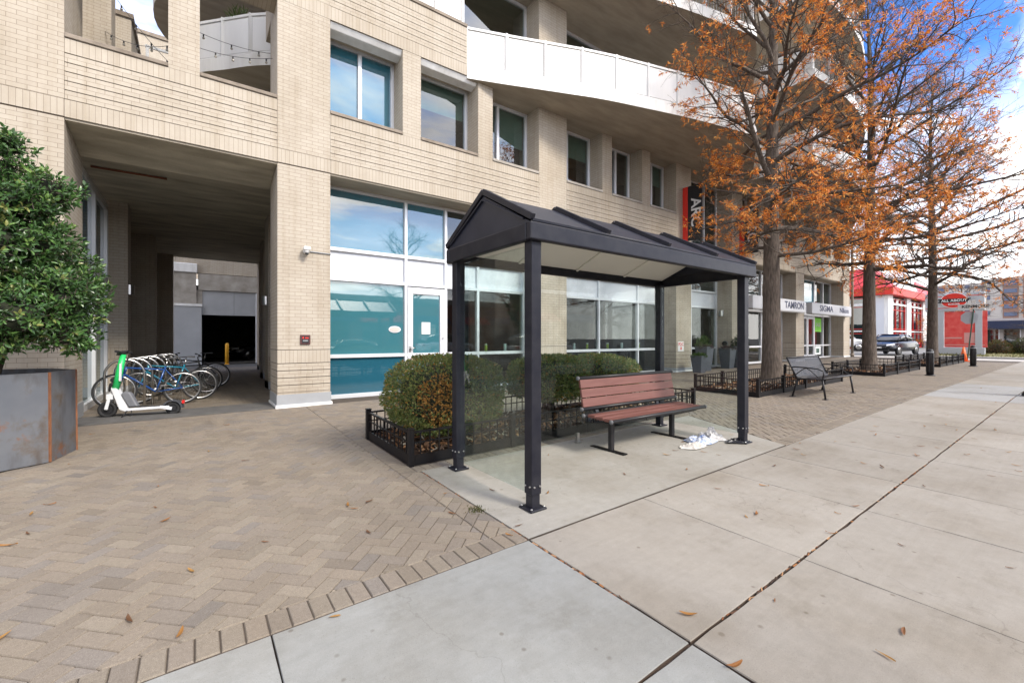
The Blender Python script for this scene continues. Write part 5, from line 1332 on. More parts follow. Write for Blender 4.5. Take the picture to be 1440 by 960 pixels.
m = MB(); m.extrude([(3.853+.125*math.cos(R(k)), 10.031, 1.77+.060*math.sin(R(k))) for k in range(0, 360, 12)], (0, .003, 0)); m.build('face', 'tower_tan', t)
tag_ = thing('notice', (4.63, 10.0, 1.66), 'sheet of white paper taped inside the glass entrance door', 'paper notice')
m = MB(); m.box(4.53, 10.006, 1.66, 4.76, 10.012, 1.955); m.build('sheet', 'paper', tag_)
def wall_light(x, y, z, d, label):
    t = thing('wall_light', (x, y, z), label, 'wall light', 'half round metal wall lights'); m = MB()
    n = 9; pr = [(.11*math.cos(R(-90+180*k/(n-1))), .11*math.sin(R(-90+180*k/(n-1)))) for k in range(n)]
    if d == '-x': poly = [(x-a, y+b) for a, b in pr]
    elif d == '+x': poly = [(x+a, y+b) for a, b in pr]
    m.prism(poly, z, z+.24); m.build('shade', 'steel_bright', t, bevel=.005)
    m = MB(); s_ = 1 if d == '+x' else -1; m.box(x, y-.05, z+.06, x+s_*.03, y+.05, z+.18); m.build('back_plate', 'grey_rail', t)
wall_light(18.3, 9.80, 2.52, '-x', 'half round steel wall light at the building entrance')
wall_light(-1.31, 14.1, 2.62, '+x', 'half round steel wall light on the left side of passage')
wall_light(1.55, 13.4, 2.45, '-x', 'half round steel wall light on the right side of passage')
m = None
t = thing('fire_bell', (18.27, 9.6, 1.3), 'small dark round outlet on the entrance pier under its light', 'fire outlet')
m = MB(); m.lathe([(.10, -.0), (.10, .05), (.07, .09)], (18.2, 9.62, 1.34), 14, 'x'); m.build('cap', 'black_metal', t); m = MB(); m.lathe([(.13, 0), (.13, .02)], (18.275, 9.62, 1.34), 14, 'x'); m.build('plate', 'grey_rail', t)
# ---------------------------------------------------------------- tapered pots at the entrance
def pot(x, y, w0, w1, h, label):
    z = gz(x, y); t = thing('tapered_planter', (x, y, z), label, 'planter', 'tall grey planters at the building entrance'); m = MB()
    a, b, c_ = w0/2, w1/2, w1/2-.03
    m.mesh([(x-a, y-a, z), (x+a, y-a, z), (x+a, y+a, z), (x-a, y+a, z), (x-b, y-b, z+h), (x+b, y-b, z+h), (x+b, y+b, z+h), (x-b, y+b, z+h), (x-c_, y-c_, z+h), (x+c_, y-c_, z+h), (x+c_, y+c_, z+h), (x-c_, y+c_, z+h), (x-c_, y-c_, z+h-.1), (x+c_, y-c_, z+h-.1), (x+c_, y+c_, z+h-.1), (x-c_, y+c_, z+h-.1)],
        [(3, 2, 1, 0)]+[(i, (i+1) % 4, 4+(i+1) % 4, 4+i) for i in range(4)]+[(4+i, 4+(i+1) % 4, 8+(i+1) % 4, 8+i) for i in range(4)]+[(8+i, 8+(i+1) % 4, 12+(i+1) % 4, 12+i) for i in range(4)])
    m.build('pot', 'plant_pot', t); m = MB(); m.box(x-c_, y-c_, z+h-.11, x+c_, y+c_, z+h-.08); m.build('soil', 'wood_chip', t); return z+h-.08
def pot_plant(x, y, z, r_, h, n, pal, label, seed, L_=(.06, .12), up=.5):
    rs = np.random.default_rng(seed); t = thing('pot_plant', (x, y, z), label, 'plant', None); d = rand_dirs(rs, n); d[:, 2] = np.abs(d[:, 2])
    P = np.array([x, y, z])+d*np.array([r_, r_, h])*rs.uniform(.3, 1, (n, 1))
    m = MB()
    for k in range(9): a = k*.7; m.tube([(x, y, z-.02), (x+.5*r_*math.cos(a), y+.5*r_*math.sin(a), z+h*.55)], [.008, .003], 4, caps=False)
    m.build('stem', 'core_brown', t)
    m = MB(); leaf_mesh(m, P, d+rs.normal(size=(n, 3))*.5+np.array([0, 0, up]), rs.normal(size=(n, 3)), rs.uniform(*L_, n), rs.uniform(.02, .035, n), pal_cols(rs, pal, n)); m.build('foliage', 'leaf', t, cols=True, uv=False)
GRN = [(.06, .11, .025), (.04, .08, .02), (.09, .14, .03)]; PUR = [(.055, .025, .035), (.035, .02, .03), (.05, .06, .03), (.08, .03, .04)]; DRK = [(.02, .035, .015), (.03, .05, .02)]
z = pot(14.75, 8.72, .30, .44, .62, 'low grey planter with bright green sprawling plant by the FDC pier'); pot_plant(14.75, 8.72, z, .26, .16, 420, GRN, 'bright green low plant in the shortest grey planter', 41)
z = pot(15.75, 9.1, .34, .50, .92, 'tall grey planter with purple edging, right behind the low planter'); pot_plant(15.75, 9.1, z, .30, .14, 420, PUR, 'dark purple trailing plant around the rim beside the glass entrance', 42); pot_plant(15.75, 9.15, z, .26, .48, 380, GRN, 'upright bushy green plant against the dark entrance glass', 43, (.08, .16), .9)
z = pot(17.55, 9.15, .34, .50, .82, 'tall grey planter left of the pair on the right of the entrance'); pot_plant(17.55, 9.15, z, .30, .15, 420, PUR, 'dark purple trailing plant in the planter under the wall light', 44)
z = pot(18.25, 9.0, .36, .54, .90, 'tall grey planter nearest the shelter post, with dark broad leaved plant'); pot_plant(18.25, 9.0, z, .32, .55, 420, DRK, 'dark broad leaved plant behind the right shelter post', 45, (.10, .18), .6)
# ---------------------------------------------------------------- small tubes on the shop rails behind the glass
def tube_jar(x, mat, label, g):
    t = thing('glass_candle', (x, 10.22, 1.2), label, 'candle', g); m = MB(); m.lathe([(.04, 0), (.04, .20), (.034, .205)], (x, 10.22, 1.20), 12); m.build('glass', mat, t); m = MB(); m.lathe([(.042, .17), (.042, .20)], (x, 10.22, 1.20), 12); m.build('rim', 'alu', t)
sh1 = MB(); sh1.box(6.2, 10.15, 1.17, 7.66, 10.34, 1.198); sh1.build('window_shelf', 'alu', bld); sh2 = MB(); sh2.box(8.9, 10.15, 1.17, 14.2, 10.34, 1.198); sh2.build('window_shelf', 'alu', bld)
for x in (6.58, 9.72, ): pass
tube_jar(6.55, 'green_tube', 'yellow green tube behind the glass between the two left shelter posts', None)
tube_jar(7.20, 'pale_tube', 'pale tube behind the glass between the two left shelter posts', None)
tube_jar(9.95, 'pale_tube', 'pale tube at the left end of the window behind the bench', None)
tube_jar(10.55, 'green_tube', 'yellow green tube in the leftmost pane behind the bench', None)
tube_jar(11.55, 'green_tube', 'yellow green tube in the middle pane behind the bench', None)
tube_jar(12.30, 'pale_tube', 'pale tube in the middle pane behind the bench', None)
tube_jar(13.25, 'green_tube', 'yellow green tube in the last pane before the rear shelter post', None)
# ---------------------------------------------------------------- garage across the court behind the passage
def gm(m, name, mats, parent, bevel=0):
    m.v = [(x*1.167, y+4, (1.55+(z-1.55)*1.167) if z > .3 else z) for x, y, z in m.v]; return m.build(name, mats, parent, bevel)
g_ = thing('garage_building', (1, 28, .22), 'grey concrete garage entrance with metal panels seen through the passage', 'garage')
m = MB(); m.box(-6, 24.05, .2, -.72, 24.6, 6); m.box(2.40, 24.05, .2, 8, 24.6, 6); m.box(-6, 24.1, 4.5, 8, 24.6, 6.2); gm(m, 'wall', ['brick'], g_)
m = MB(); m.box(.10, 23.92, 3.72, 8, 24.5, 4.46); gm(m, 'beam', 'concrete', g_)
m = MB(); m.box(-.80, 23.8, 3.10, .04, 24.3, 4.46); m.box(.04, 23.95, 3.10, .26, 24.4, 3.72); gm(m, 'column_head', 'concrete', g_)
m = MB(); m.box(-.84, 23.72, 4.46, .07, 24.35, 4.86); gm(m, 'cap', 'white_paint', g_, bevel=.03)
m = MB(); m.box(-.9, 23.78, .2, .235, 24.35, 2.98); gm(m, 'panel', 'garage_metal', g_); m = MB(); m.box(-.92, 23.74, 2.985, .25, 24.4, 3.09); gm(m, 'coping', 'white_paint', g_)
for a, b in ((.25, 1.46), (1.47, 2.40)):
    m = MB(); m.box(a, 24.0, 2.62, b, 24.06, 3.70); gm(m, 'panel', 'garage_metal', g_)
m = MB(); m.box(2.33, 23.93, .2, 2.42, 24.1, 3.7); gm(m, 'jamb', 'alu', g_)
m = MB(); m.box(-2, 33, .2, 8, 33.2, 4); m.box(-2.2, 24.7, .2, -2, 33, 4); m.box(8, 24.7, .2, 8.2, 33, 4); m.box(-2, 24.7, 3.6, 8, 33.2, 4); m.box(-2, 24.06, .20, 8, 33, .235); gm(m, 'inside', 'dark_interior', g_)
# ---------------------------------------------------------------- cars
def loft(m, secs):
    """secs: rings of equal length"""
    n = len(secs[0]); v = [p for s_ in secs for p in s_]; f = []
    for i in range(len(secs)-1):
        for j in range(n): f.append((i*n+j, i*n+(j+1) % n, (i+1)*n+(j+1) % n, (i+1)*n+j))
    f.append(tuple(range(n-1, -1, -1))); f.append(tuple((len(secs)-1)*n+j for j in range(n))); m.smooth = True; m.mesh(v, f); m.smooth = False
def sedan(paint, label, suv=False, group=None):
    t = local_thing('parked_car', label, 'car', group)
    prof = [(-2.32, .42, .62, .60), (-2.25, .30, .82, .80), (-1.9, .24, .98, .87), (-1.2, .22, 1.0, .90), (0, .20, .97, .915), (1.1, .22, .94, .91), (1.75, .24, .86, .88), (2.15, .30, .74, .80), (2.32, .40, .60, .62)]
    if suv: prof = [(x, z0+.12, z1+.18, w_) for x, z0, z1, w_ in prof]
    m = MB(); secs = []
    for x, z0, z1, w_ in prof:
        zm = (z0+z1)/2; secs.append([(x, -w_*.82, z0), (x, -w_, z0+.12), (x, -w_*1.0, zm), (x, -w_*.95, z1-.08), (x, -w_*.80, z1), (x, w_*.80, z1), (x, w_*.95, z1-.08), (x, w_, zm), (x, w_, z0+.12), (x, w_*.82, z0)])
    loft(m, secs); b = m.build('body', paint, t); sd = b.modifiers.new('Subdivision', 'SUBSURF'); sd.levels = sd.render_levels = 2
    up = [(-1.75, .98, .70, .0), (-1.05, 1.36, .60, 0), (-.2, 1.44, .60, 0), (.45, 1.40, .60, 0), (1.25, .95, .72, 0)]
    if suv: up = [(-2.15, 1.12, .76, 0), (-1.9, 1.70, .66, 0), (-.2, 1.78, .66, 0), (.5, 1.72, .66, 0), (1.2, 1.10, .76, 0)]
    m = MB(); rs_ = []
    for x, z, w_, _ in up:
        rs_.append([(x, -.80, .9), (x, -(w_+.10) if z < 1.2 else -w_-.02, z-.03), (x, -w_+.04, z), (x, w_-.04, z), (x, (w_+.10) if z < 1.2 else w_+.02, z-.03), (x, .80, .9)])
    loft(m, rs_); c_ = m.build('cabin', 'car_glass', t); sd = c_.modifiers.new('Subdivision', 'SUBSURF'); sd.levels = sd.render_levels = 2
    m = MB()
    zt = 1.435 if not suv else 1.77
    m.extrude([(-1.0, -.56, zt-.07), (-.3, -.56, zt-.008), (.35, -.56, zt-.035), (.35, .56, zt-.035), (-.3, .56, zt-.008), (-1.0, .56, zt-.07)], (0, 0, .02)); m.build('roof', paint, t, bevel=.02, seg=2)
    for s_ in (-1, 1):
        for pts_, w_ in (([(1.2, .76*s_, .96 if not suv else 1.12), (.42, .59*s_, zt-.05)], .03), ([(-.3, .80*s_, .95), (-.28, .60*s_, zt-.03)], .035), ([(-1.6, .70*s_, 1.0), (-1.02, .58*s_, zt-.08)], .04)):
            m = MB(); m.tube(pts_, w_, 6); m.build('roof_pillar', paint, t)
    R_ = .33 if not suv else .38
    for x in (-1.38, 1.42):
        for s_ in (-1, 1):
            m = MB(); m.torus((x, s_*.80, R_), R_-.10, .10, 'y', 28, 8); wl = m.build('wheel', 'rubber', t)
            m = MB(); m.lathe([(.0, -.05), (.20, -.05), (.22, .02), (.22, .06)] if s_ < 0 else [(.22, -.06), (.22, -.02), (.20, .05), (.0, .05)], (x, s_*.85, R_), 20, 'y')
            m.build('rim', 'steel_bright', wl)
            m = MB(); m.torus((x, s_*.865, R_+.02), R_+.035, .03, 'y', 28, 6); m.build('wheel_arch', 'black_plastic', t)
    dz = .14 if suv else 0
    for s_ in (-1, 1):
        m = MB(); m.mesh([(2.26, .48*s_, .60+dz), (1.98, .80*s_, .68+dz), (1.95, .78*s_, .78+dz), (2.20, .46*s_, .72+dz), (2.30, .48*s_, .60+dz), (2.05, .84*s_, .68+dz), (2.0, .83*s_, .78+dz), (2.25, .47*s_, .72+dz)], [(0, 1, 2, 3), (4, 5, 6, 7), (0, 1, 5, 4), (1, 2, 6, 5), (2, 3, 7, 6), (3, 0, 4, 7)]); m.build('headlight', 'headlight', t, bevel=.02)
        m = MB(); m.box(.95, .93*s_, .98+dz, 1.12, 1.06*s_, 1.10+dz); m.build('mirror', paint, t, bevel=.03, seg=2)
        m = MB(); m.box(-2.30, .45*s_, .70+dz, -2.2, .80*s_, .84+dz); m.build('tail_light', 'red_paint', t, bevel=.02)
    m = MB(); m.box(2.20, -.45, .44+dz, 2.34, .45, .58+dz); m.build('grille', 'black_plastic', t, bevel=.02)
    m = MB(); m.box(2.24, -.62, .28+dz, 2.345, .62, .38+dz); m.build('air_intake', 'black_plastic', t, bevel=.02)
    m = MB(); m.box(2.33, -.24, .47+dz, 2.355, .24, .56+dz); m.build('number_plate', 'white_paint', t)
    return t
c1 = sedan('car_dark', 'dark blue grey sedan parked facing the trees before the white restaurant'); c1.location = (39.4, 8.9, .44); c1.rotation_euler = (0, 0, R(174))
c2 = sedan('car_white', 'white vehicle parked by the restaurant, mostly hidden by the brick corner', suv=True); c2.location = (47.5, 14.55, .44); c2.rotation_euler = (0, 0, R(-70))
c3 = copy_tree(c1); c3['label'] = 'dark car parked in the shade inside the garage'; c3.location = (4.0, 32.5, .235); c3.rotation_euler = (0, 0, R(188))
# ---------------------------------------------------------------- white restaurant with red roof
r_ = thing('restaurant', (60, 14, .45), 'white restaurant with red fascia and red mansard roof beyond the parking lot', 'building')
RX, RY = 58., 13.4; RX2, RY2 = 84., 30.
m = MB(); m.box(RX+.3, RY+.3, .44, RX2, RY2, 6.1); m.build('core', 'dark_interior', r_)
m = MB(); m.box(RX-.5, RY-.5, 6.1, RX2, RY2, 6.85); m.build('fascia', 'sign_red', r_, bevel=.02)
m = MB(); a = [(RX-.5, RY-.5), (RX2, RY-.5), (RX2, RY2), (RX-.5, RY2)]; b = [(RX+2.2, RY+2.2), (RX2-2, RY+2.2), (RX2-2, RY2-2), (RX+2.2, RY2-2)]
for i in range(4):
    p, q, u, v = a[i], a[(i+1) % 4], b[(i+1) % 4], b[i]; m.face([(*p, 6.86), (*q, 6.86), (*u, 9.3), (*v, 9.3)])
m.face([(*p, 9.3) for p in b]); m.build('roof', 'roof_red', r_)
m = MB(); m.extrude([(RX+1.2, RY-.52, 6.87), (RX+9, RY-.52, 6.87), (RX+5.1, RY-.52, 8.9)], (0, 2.8, 0)); m.build('gable', 'white_paint', r_)
for (x0, x1) in ((RX, RX+1.7), (RX+7.2, RX+8.9), (RX+14.5, RX+16.2)):
    m = MB(); m.box(x0, RY, 1.25, x1, RY+.35, 6.1); m.build('pier', 'white_paint', r_); m = MB(); m.box(x0-.02, RY-.02, .44, x1+.02, RY+.35, 1.25); m.build('plinth', 'plant_pot', r_)
m = MB(); m.box(RX, RY+.35, 1.25, RX+.3, RY+2.0, 6.1); m.build('pier', 'spandrel_white', r_); m = MB(); m.box(RX-.02, RY+.33, .44, RX+.3, RY+2.0, 1.25); m.build('plinth', 'plant_pot', r_)
m = MB(); m.box(RX, RY+7.5, .44, RX+.3, RY2, 6.1); m.build('wall', 'spandrel_white', r_)
def rest_win(x0, x1, y):
    f = MB()
    for z in (.5, 2.05, 2.55, 4.6, 5.75): f.box(x0, y-.04, z, x1, y+.1, z+.06)
    for k in range(4): xx = x0+(x1-x0)*k/3; f.box(xx-.03, y-.04, .5, xx+.03, y+.1, 5.85)
    w_ = f.build('window', 'red_paint', r_); m = MB(); m.face([(x0, y+.05, .5), (x1, y+.05, .5), (x1, y+.05, 5.9), (x0, y+.05, 5.9)]); m.build('pane', 'dark_glass', w_)
    m = MB(); m.box(x0-.3, y-.12, 5.15, x1+.3, y-.05, 5.35); m.box(x0-.3, y-.12, 2.28, x1+.3, y-.05, 2.42); m.build('louvre_bar', 'white_paint', w_)
rest_win(RX+1.75, RX+7.15, RY+.2); rest_win(RX+8.95, RX+14.4, RY+.2)
f = MB()
for z in (.5, 2.05, 2.55, 4.9, 5.8): f.box(RX-.02, RY+2.05, z, RX+.1, RY+7.5, z+.06)
for k in range(4): yy = RY+2.05+5.4*k/3; f.box(RX-.02, yy-.03, .5, RX+.1, yy+.03, 5.9)
w_ = f.build('window', 'red_paint', r_); m = MB(); m.face([(RX+.05, RY+2.05, .5), (RX+.05, RY+7.5, .5), (RX+.05, RY+7.5, 5.9), (RX+.05, RY+2.05, 5.9)]); m.build('pane', 'dark_glass', w_)
m = MB(); m.box(RX-.12, RY+2.0, 5.05, RX-.04, RY+7.6, 5.30); m.box(RX-.12, RY+2.0, 2.28, RX-.04, RY+7.6, 2.42); m.build('louvre_bar', 'white_paint', w_)
# ---------------------------------------------------------------- far right: bushes, street box, pole, shops, towers
def bush(x, y, rr, h, label, seed, pal):
    rs = np.random.default_rng(seed); t = thing('round_bush', (x, y, .5), label, 'bush', 'bushes on the verge'); n = 3600; d = rand_dirs(rs, n); d[:, 2] = np.abs(d[:, 2])
    P = d*(rs.uniform(0, 1, n)**.3*(1+.12*noise3(d, seed, 4)))[:, None]*np.array([rr, rr, h])+np.array([x, y, .5])
    m = MB(); m.lathe([(rr*.8, 0), (rr*.75, h*.5), (rr*.4, h*.78), (.01, h*.82)], (x, y, .48), 14); m.build('inner_twigs', 'core_brown', t)
    m = MB(); leaf_mesh(m, P, d+rs.normal(size=(n, 3))*.7, rs.normal(size=(n, 3)), rs.uniform(.06, .12, n), rs.uniform(.035, .06, n), pal_cols(rs, pal, n)); m.build('foliage', 'leaf', t, cols=True, uv=False)
bush(44.0, 4.35, .75, .95, 'rusty brown green bush on the verge, nearer the shop sign', 51, [(.15, .075, .025), (.09, .075, .02), (.06, .08, .02)])
bush(44.6, 3.2, .85, 1.1, 'rounded dark green bush on the verge, right of the brown one', 52, [(.06, .08, .02), (.045, .065, .018), (.10, .085, .025)])
t = thing('newspaper_box', (43.2, 5.35, .5), 'small white and black street box beside the brown bush', 'street box')
m = MB(); m.box(43.0, 5.1, .75, 43.5, 5.55, 1.45); m.build('cabinet', 'white_paint', t, bevel=.03); m = MB(); m.box(42.985, 5.15, 1.05, 42.998, 5.5, 1.35); m.build('window', 'dark_glass', t); m = MB(); m.box(43.1, 5.2, .48, 43.4, 5.45, .75); m.build('pedestal', 'black_metal', t)
t = thing('utility_pole', (72, 8.4, .4), 'weathered wooden utility pole carrying wires, far beyond the verge', 'utility pole')
m = MB(); m.tube([(72, 8.4, .3), (72.0, 8.2, 7.9)], [.28, .2], 10); m.build('pole', 'wood_pole', t); m = MB(); m.box(71.9, 7.2, 7.2, 72.05, 9.4, 7.35); m.build('crossarm', 'wood_pole', t)
m = MB()
for (y, z) in ((7.3, 7.45), (9.3, 7.45), (8.3, 6.4)): m.tube([(72, y, z), (110, y-14, z+1.5), (160, y-30, z+4)], .03, 4, caps=False); m.tube([(72, y, z), (66, y+18, z-.5), (60, y+40, z+1)], .03, 4, caps=False)
m.build('wire', 'wire', t)
t = thing('shop_row', (100, 8, .4), 'low row of shops with a navy blue awning across the far street', 'building')
m = MB(); m.box(98, -6, .4, 110, 17, 4.6); m.build('wall', 'tower_tan', t)
m = MB(); m.box(96.6, -6, 3.0, 98.1, 14, 4.2); aw = m.build('awning', pm('awning_navy', (.02, .03, .07), .7).name, t); m = MB(); m.box(96.55, 4.4, 3.2, 96.58, 6.4, 4.0); m.build('sign', 'white_paint', t)
for k in range(9):
    m = MB(); m.box(97.9, -5+2.1*k, .6, 97.98, -3.4+2.1*k, 2.9); w_ = m.build('window', 'dark_glass', t); m = MB(); m.box(97.88, -5.1+2.1*k, .4, 97.93, -4.98+2.1*k, 2.95); m.build('frame', 'alu', w_)
t = thing('banner_flag', (88, 1.2, .4), 'tall blue vertical banner in front of the shop row', 'banner'); m = MB(); m.tube([(90, 2.6, .4), (90, 2.6, 6.6)], .06, 8); m.build('pole', 'grey_rail', t); m = MB(); m.box(89.98, .9, 4.3, 90.02, 2.55, 6.2); m.build('flag', 'navy', t)
def tower(x, y, wx, wy, h, wall, label, strip=None, floors=14):
    t = thing('tower_block', (x, y, .4), label, 'tower block'); m = MB(); m.box(x, y, .3, x+wx, y+wy, h); m.build('wall', wall, t); fh = (h-4)/floors
    if strip:
        for (a, b, mt) in strip:
            m = MB(); m.box(x-.3, y+a*wy, 2, x+.2, y+b*wy, h-.6); m.build('bay', mt, t)
    for i in range(floors):
        for k in range(9):
            if strip and any(a-.02 <= (k+.5)/9 <= b+.02 for a, b, _ in strip): continue
            if k % 2: continue
            yy = y+wy*(k+.25)/9; m = MB(); m.box(x-.15, yy, 4+i*fh+.6, x+.1, yy+wy/14, 4+i*fh+fh*.75); m.build('window', 'tower_glass', t)
        if strip:
            for (a, b, mt) in strip[1::2]: m = MB(); m.box(x-.5, y+a*wy+.3, 4+i*fh, x-.1, y+b*wy-.3, 4+i*fh+fh*.5); m.build('balcony', 'tower_glass', t)
tower(230, 1, 20, 26, 23, 'tower_tan', 'pale tower block with a brown balcony bay, far right behind the shops', [(.45, .62, 'tower_brown'), (.66, .80, 'tower_brown')], 7)
tower(300, 33, 20, 24, 28, 'tower_tan', 'distant pale tower block standing left of the brown bayed tower', [(.1, .25, 'tower_tan'), (.6, .7, 'tower_brown')], 8)
t = thing('far_house', (75, 10, .4), 'low brown brick building far behind the red banner', 'building'); m = MB(); m.box(95, 18, .4, 105, 34, 4.2); m.build('wall', 'red_brick', t); m = MB(); m.box(94.5, 17.5, 4.2, 105.5, 34.5, 4.7); m.build('roof', 'white_paint', t)
# ---------------------------------------------------------------- far bare trees (small in view)
oak((80, 3.9), 11, .2, 61, 2.5, 4.0, 'bare dark tree behind the utility pole on the far right', 26, 0, leaves=False)
oak((86, 12), 10, .2, 62, 2.5, 4.4, 'bare dark tree behind the shop sign', 26, 0, leaves=False)
oak((70, 11.6), 5.2, .12, 63, 1.4, 2.2, 'small orange leaved tree glimpsed left of the red banner', 20, 1.2)
for o in COL.objects:
    if o.name.startswith('street_tree') and o.location.x > 60:
        o['group'] = 'distant trees on the far right'
# ---------------------------------------------------------------- black lamp-post base at the right edge
def street_lamp(x, y, label, z=None):
    z = gz(x, y) if z is None else z; t = thing('street_lamp', (x, y, z), label, 'street lamp', 'black cast iron street lamps')
    m = MB(); m.lathe([(.25, 0), (.25, .05), (.21, .10), (.19, .14), (.20, .18), (.17, .22), (.15, .34), (.16, .38), (.12, .44), (.085, .52), (.075, .9), (.085, .93), (.07, .97), (.055, 3.6), (.075, 3.64), (.06, 3.7)], (x, y, z), 16); m.build('post', 'black_metal', t)
    m = MB(); m.lathe([(.09, 3.7), (.15, 3.78), (.22, 4.12), (.20, 4.2)], (x, y, z), 14); m.build('lantern', 'dark_glass', t)
    m = MB(); m.lathe([(.24, 4.2), (.17, 4.38), (.06, 4.48), (.03, 4.62), (.001, 4.66)], (x, y, z), 14); m.build('cap', 'black_metal', t)
street_lamp(15.05, .90, 'black cast iron lamp post whose fluted foot shows at the right edge')
street_lamp(3.1, -1.9, 'black cast iron lamp post at the kerb, reflected in the teal window')
# ---------------------------------------------------------------- litter by the right front post
def crumple(name, mat, pts, label, cat, seed, h=.10, fold=.03):
    """a creased sheet: grid over an outline, heights from sharp random folds"""
    rs = np.random.default_rng(seed); cx_, cy_ = np.mean([p[0] for p in pts]), np.mean([p[1] for p in pts]); t = MB(); n = len(pts); rings = 7; G = {}
    for i in range(rings+1):
        for j in range(n*3):
            k = j//3; f = (j % 3)/3; a = np.array(pts[k])*(1-f)+np.array(pts[(k+1) % n])*f; q = np.array([cx_, cy_])+(a-np.array([cx_, cy_]))*(i/rings)
            z = .008+h*(1-(i/rings)**2)*(.25+.75*abs(math.sin(q[0]*15+q[1]*8+seed)*math.cos(q[1]*17-q[0]*6+seed*2)))+abs(rs.normal())*fold
            if i == rings: z = .006+abs(rs.normal())*fold*.5
            G[i, j] = (q[0]+rs.normal()*.008, q[1]+rs.normal()*.008, z+gz(q[0], q[1]))
    for i in range(rings):
        for j in range(n*3): t.face([G[i, j], G[i+1, j], G[i+1, (j+1) % (n*3)], G[i, (j+1) % (n*3)]])
    o = t.build(name, mat); tag(o, label, cat); return o
crumple('newspaper', ['paper_blue'], [(5.28, 3.22), (5.45, 3.08), (5.72, 3.10), (5.80, 3.26), (5.66, 3.44), (5.38, 3.42)], 'crumpled newspaper with blue print beside the front right shelter post', 'newspaper', 5, .075, .014)
crumple('paper_bag', ['bag_paper'], [(4.98, 3.20), (5.10, 3.06), (5.36, 3.06), (5.46, 3.16), (5.26, 3.26), (5.06, 3.28)], 'flattened white paper bag nearest the bench end', 'paper bag', 6, .04, .010)
crumple('newspaper', ['paper_print'], [(5.66, 3.18), (5.84, 3.04), (5.95, 3.16), (5.92, 3.40), (5.74, 3.44)], 'folded grey newsprint peak leaning in front of shelter post', 'newspaper', 7, .16, .014)
crumple('plastic_bag', ['bag_black'], [(5.70, 2.98), (5.86, 2.84), (6.04, 2.84), (6.08, 2.94), (5.90, 3.02), (5.80, 3.06)], 'black plastic bag wrapped round foot of the front right shelter post', 'plastic bag', 8, .05, .012)
# ---------------------------------------------------------------- weed in the joint
rs = np.random.default_rng(4); n = 150; d = rand_dirs(rs, n); d[:, 2] = abs(d[:, 2])*.6; P = np.array([1.93, 3.16, gz(1.93, 3.16)-.005])+rs.normal(size=(n, 3))*np.array([.035, .05, .0]); m = MB()
leaf_mesh(m, P, d+np.array([0, 0, .4]), rs.normal(size=(n, 3)), rs.uniform(.015, .032, n), rs.uniform(.006, .012, n), pal_cols(rs, [(.09, .10, .03), (.14, .12, .04), (.06, .07, .02)], n))
tag(m.build('weed', 'leaf', cols=True, uv=False), 'small tuft of weed in the joint beside the concrete pad', 'weed')
# crumbs of leaf and bark packed into the open pavement joints
r_j = random.Random(8); m = MB()
for k in range(560):
    if k % 3: x, y = r_j.uniform(.4, 16), 1.205+r_j.gauss(0, .004)
    else: x, y = 1.967+r_j.gauss(0, .004), r_j.uniform(-.3, 4.3)
    if r_j.random() < .5+.5*math.sin(x*2.3+y*3.1): continue
    a = r_j.gauss(0 if k % 3 else 1.57, .4); l, w_ = r_j.uniform(.008, .03), r_j.uniform(.003, .007); z = gz(x, y)-.008+r_j.uniform(0, .007); ca, sa = math.cos(a), math.sin(a); m.col = r_j.choice([(.20, .075, .03), (.30, .13, .05), (.10, .05, .03), (.06, .04, .03), (.36, .20, .10)])
    m.face([(x-ca*l-sa*w_, y-sa*l+ca*w_, z), (x+ca*l-sa*w_, y+sa*l+ca*w_, z+.002), (x+ca*l+sa*w_, y+sa*l-ca*w_, z+.003), (x-ca*l+sa*w_, y-sa*l-ca*w_, z)])
tag(m.build('debris', 'chip', cols=True), kind='stuff')
# ---------------------------------------------------------------- fallen leaves, one object each
def fallen(seed, pal):
    rs = np.random.default_rng(seed); m = MB(); n = 9; l = .085; w2 = .0085; V = []
    m.col = pal
    up = rs.uniform(.001, .011); tw = rs.uniform(-.01, .01)
    for i in range(n):
        f = i/(n-1); ww = w2*math.sin(math.pi*min(1, f*.94+.03))**.7*(1 if i < n-1 else .1); z = .003+up*(2*f-1)**2+.002; yb = .005*math.sin(f*2.6)
        V += [(l*(f-.5), yb-ww, z+tw*(f-.5)+ww*.35), (l*(f-.5), yb, z), (l*(f-.5), yb+ww, z-tw*(f-.5)+ww*.35)]
    F_ = []
    for i in range(n-1):
        for k in range(2): F_.append((3*i+k, 3*i+3+k, 3*i+4+k, 3*i+1+k))
    m.mesh(V, F_); return m
pals = [(.36, .17, .045), (.30, .125, .035), (.23, .10, .04), (.40, .22, .07), (.16, .08, .04)]
protos = [fallen(100+i, pals[i % 5]) for i in range(10)]
LAB = 'narrow dry orange brown leaf lying on the pavement'
spots = [(968, 864, 1.5, 130), (1032, 936, 1.5, 160), (1272, 889, 1.3, 10), (1050, 727, 1.0, 40), (1268, 767, .8, 70), (1178, 722, .8, 80), (1168, 750, 1.0, 100), (1090, 845, .7, 20)]
def unproj(px, py):
    u = (px-720)/611; w_ = (476-py)/611; A = math.atan2(838, 611); r = (math.cos(A)+u*math.sin(A), math.sin(A)-u*math.cos(A), w_); lo, hi = .5, 60
    for _ in range(40):
        mid = (lo+hi)/2
        if 1.55+w_*mid > gz(r[0]*mid, r[1]*mid): lo = mid
        else: hi = mid
    return r[0]*lo, r[1]*lo
L0 = []
for (a, b, s_, g_) in spots: x, y = unproj(a, b); L0.append((x, y, s_*.75, g_))
rr = random.Random(17)
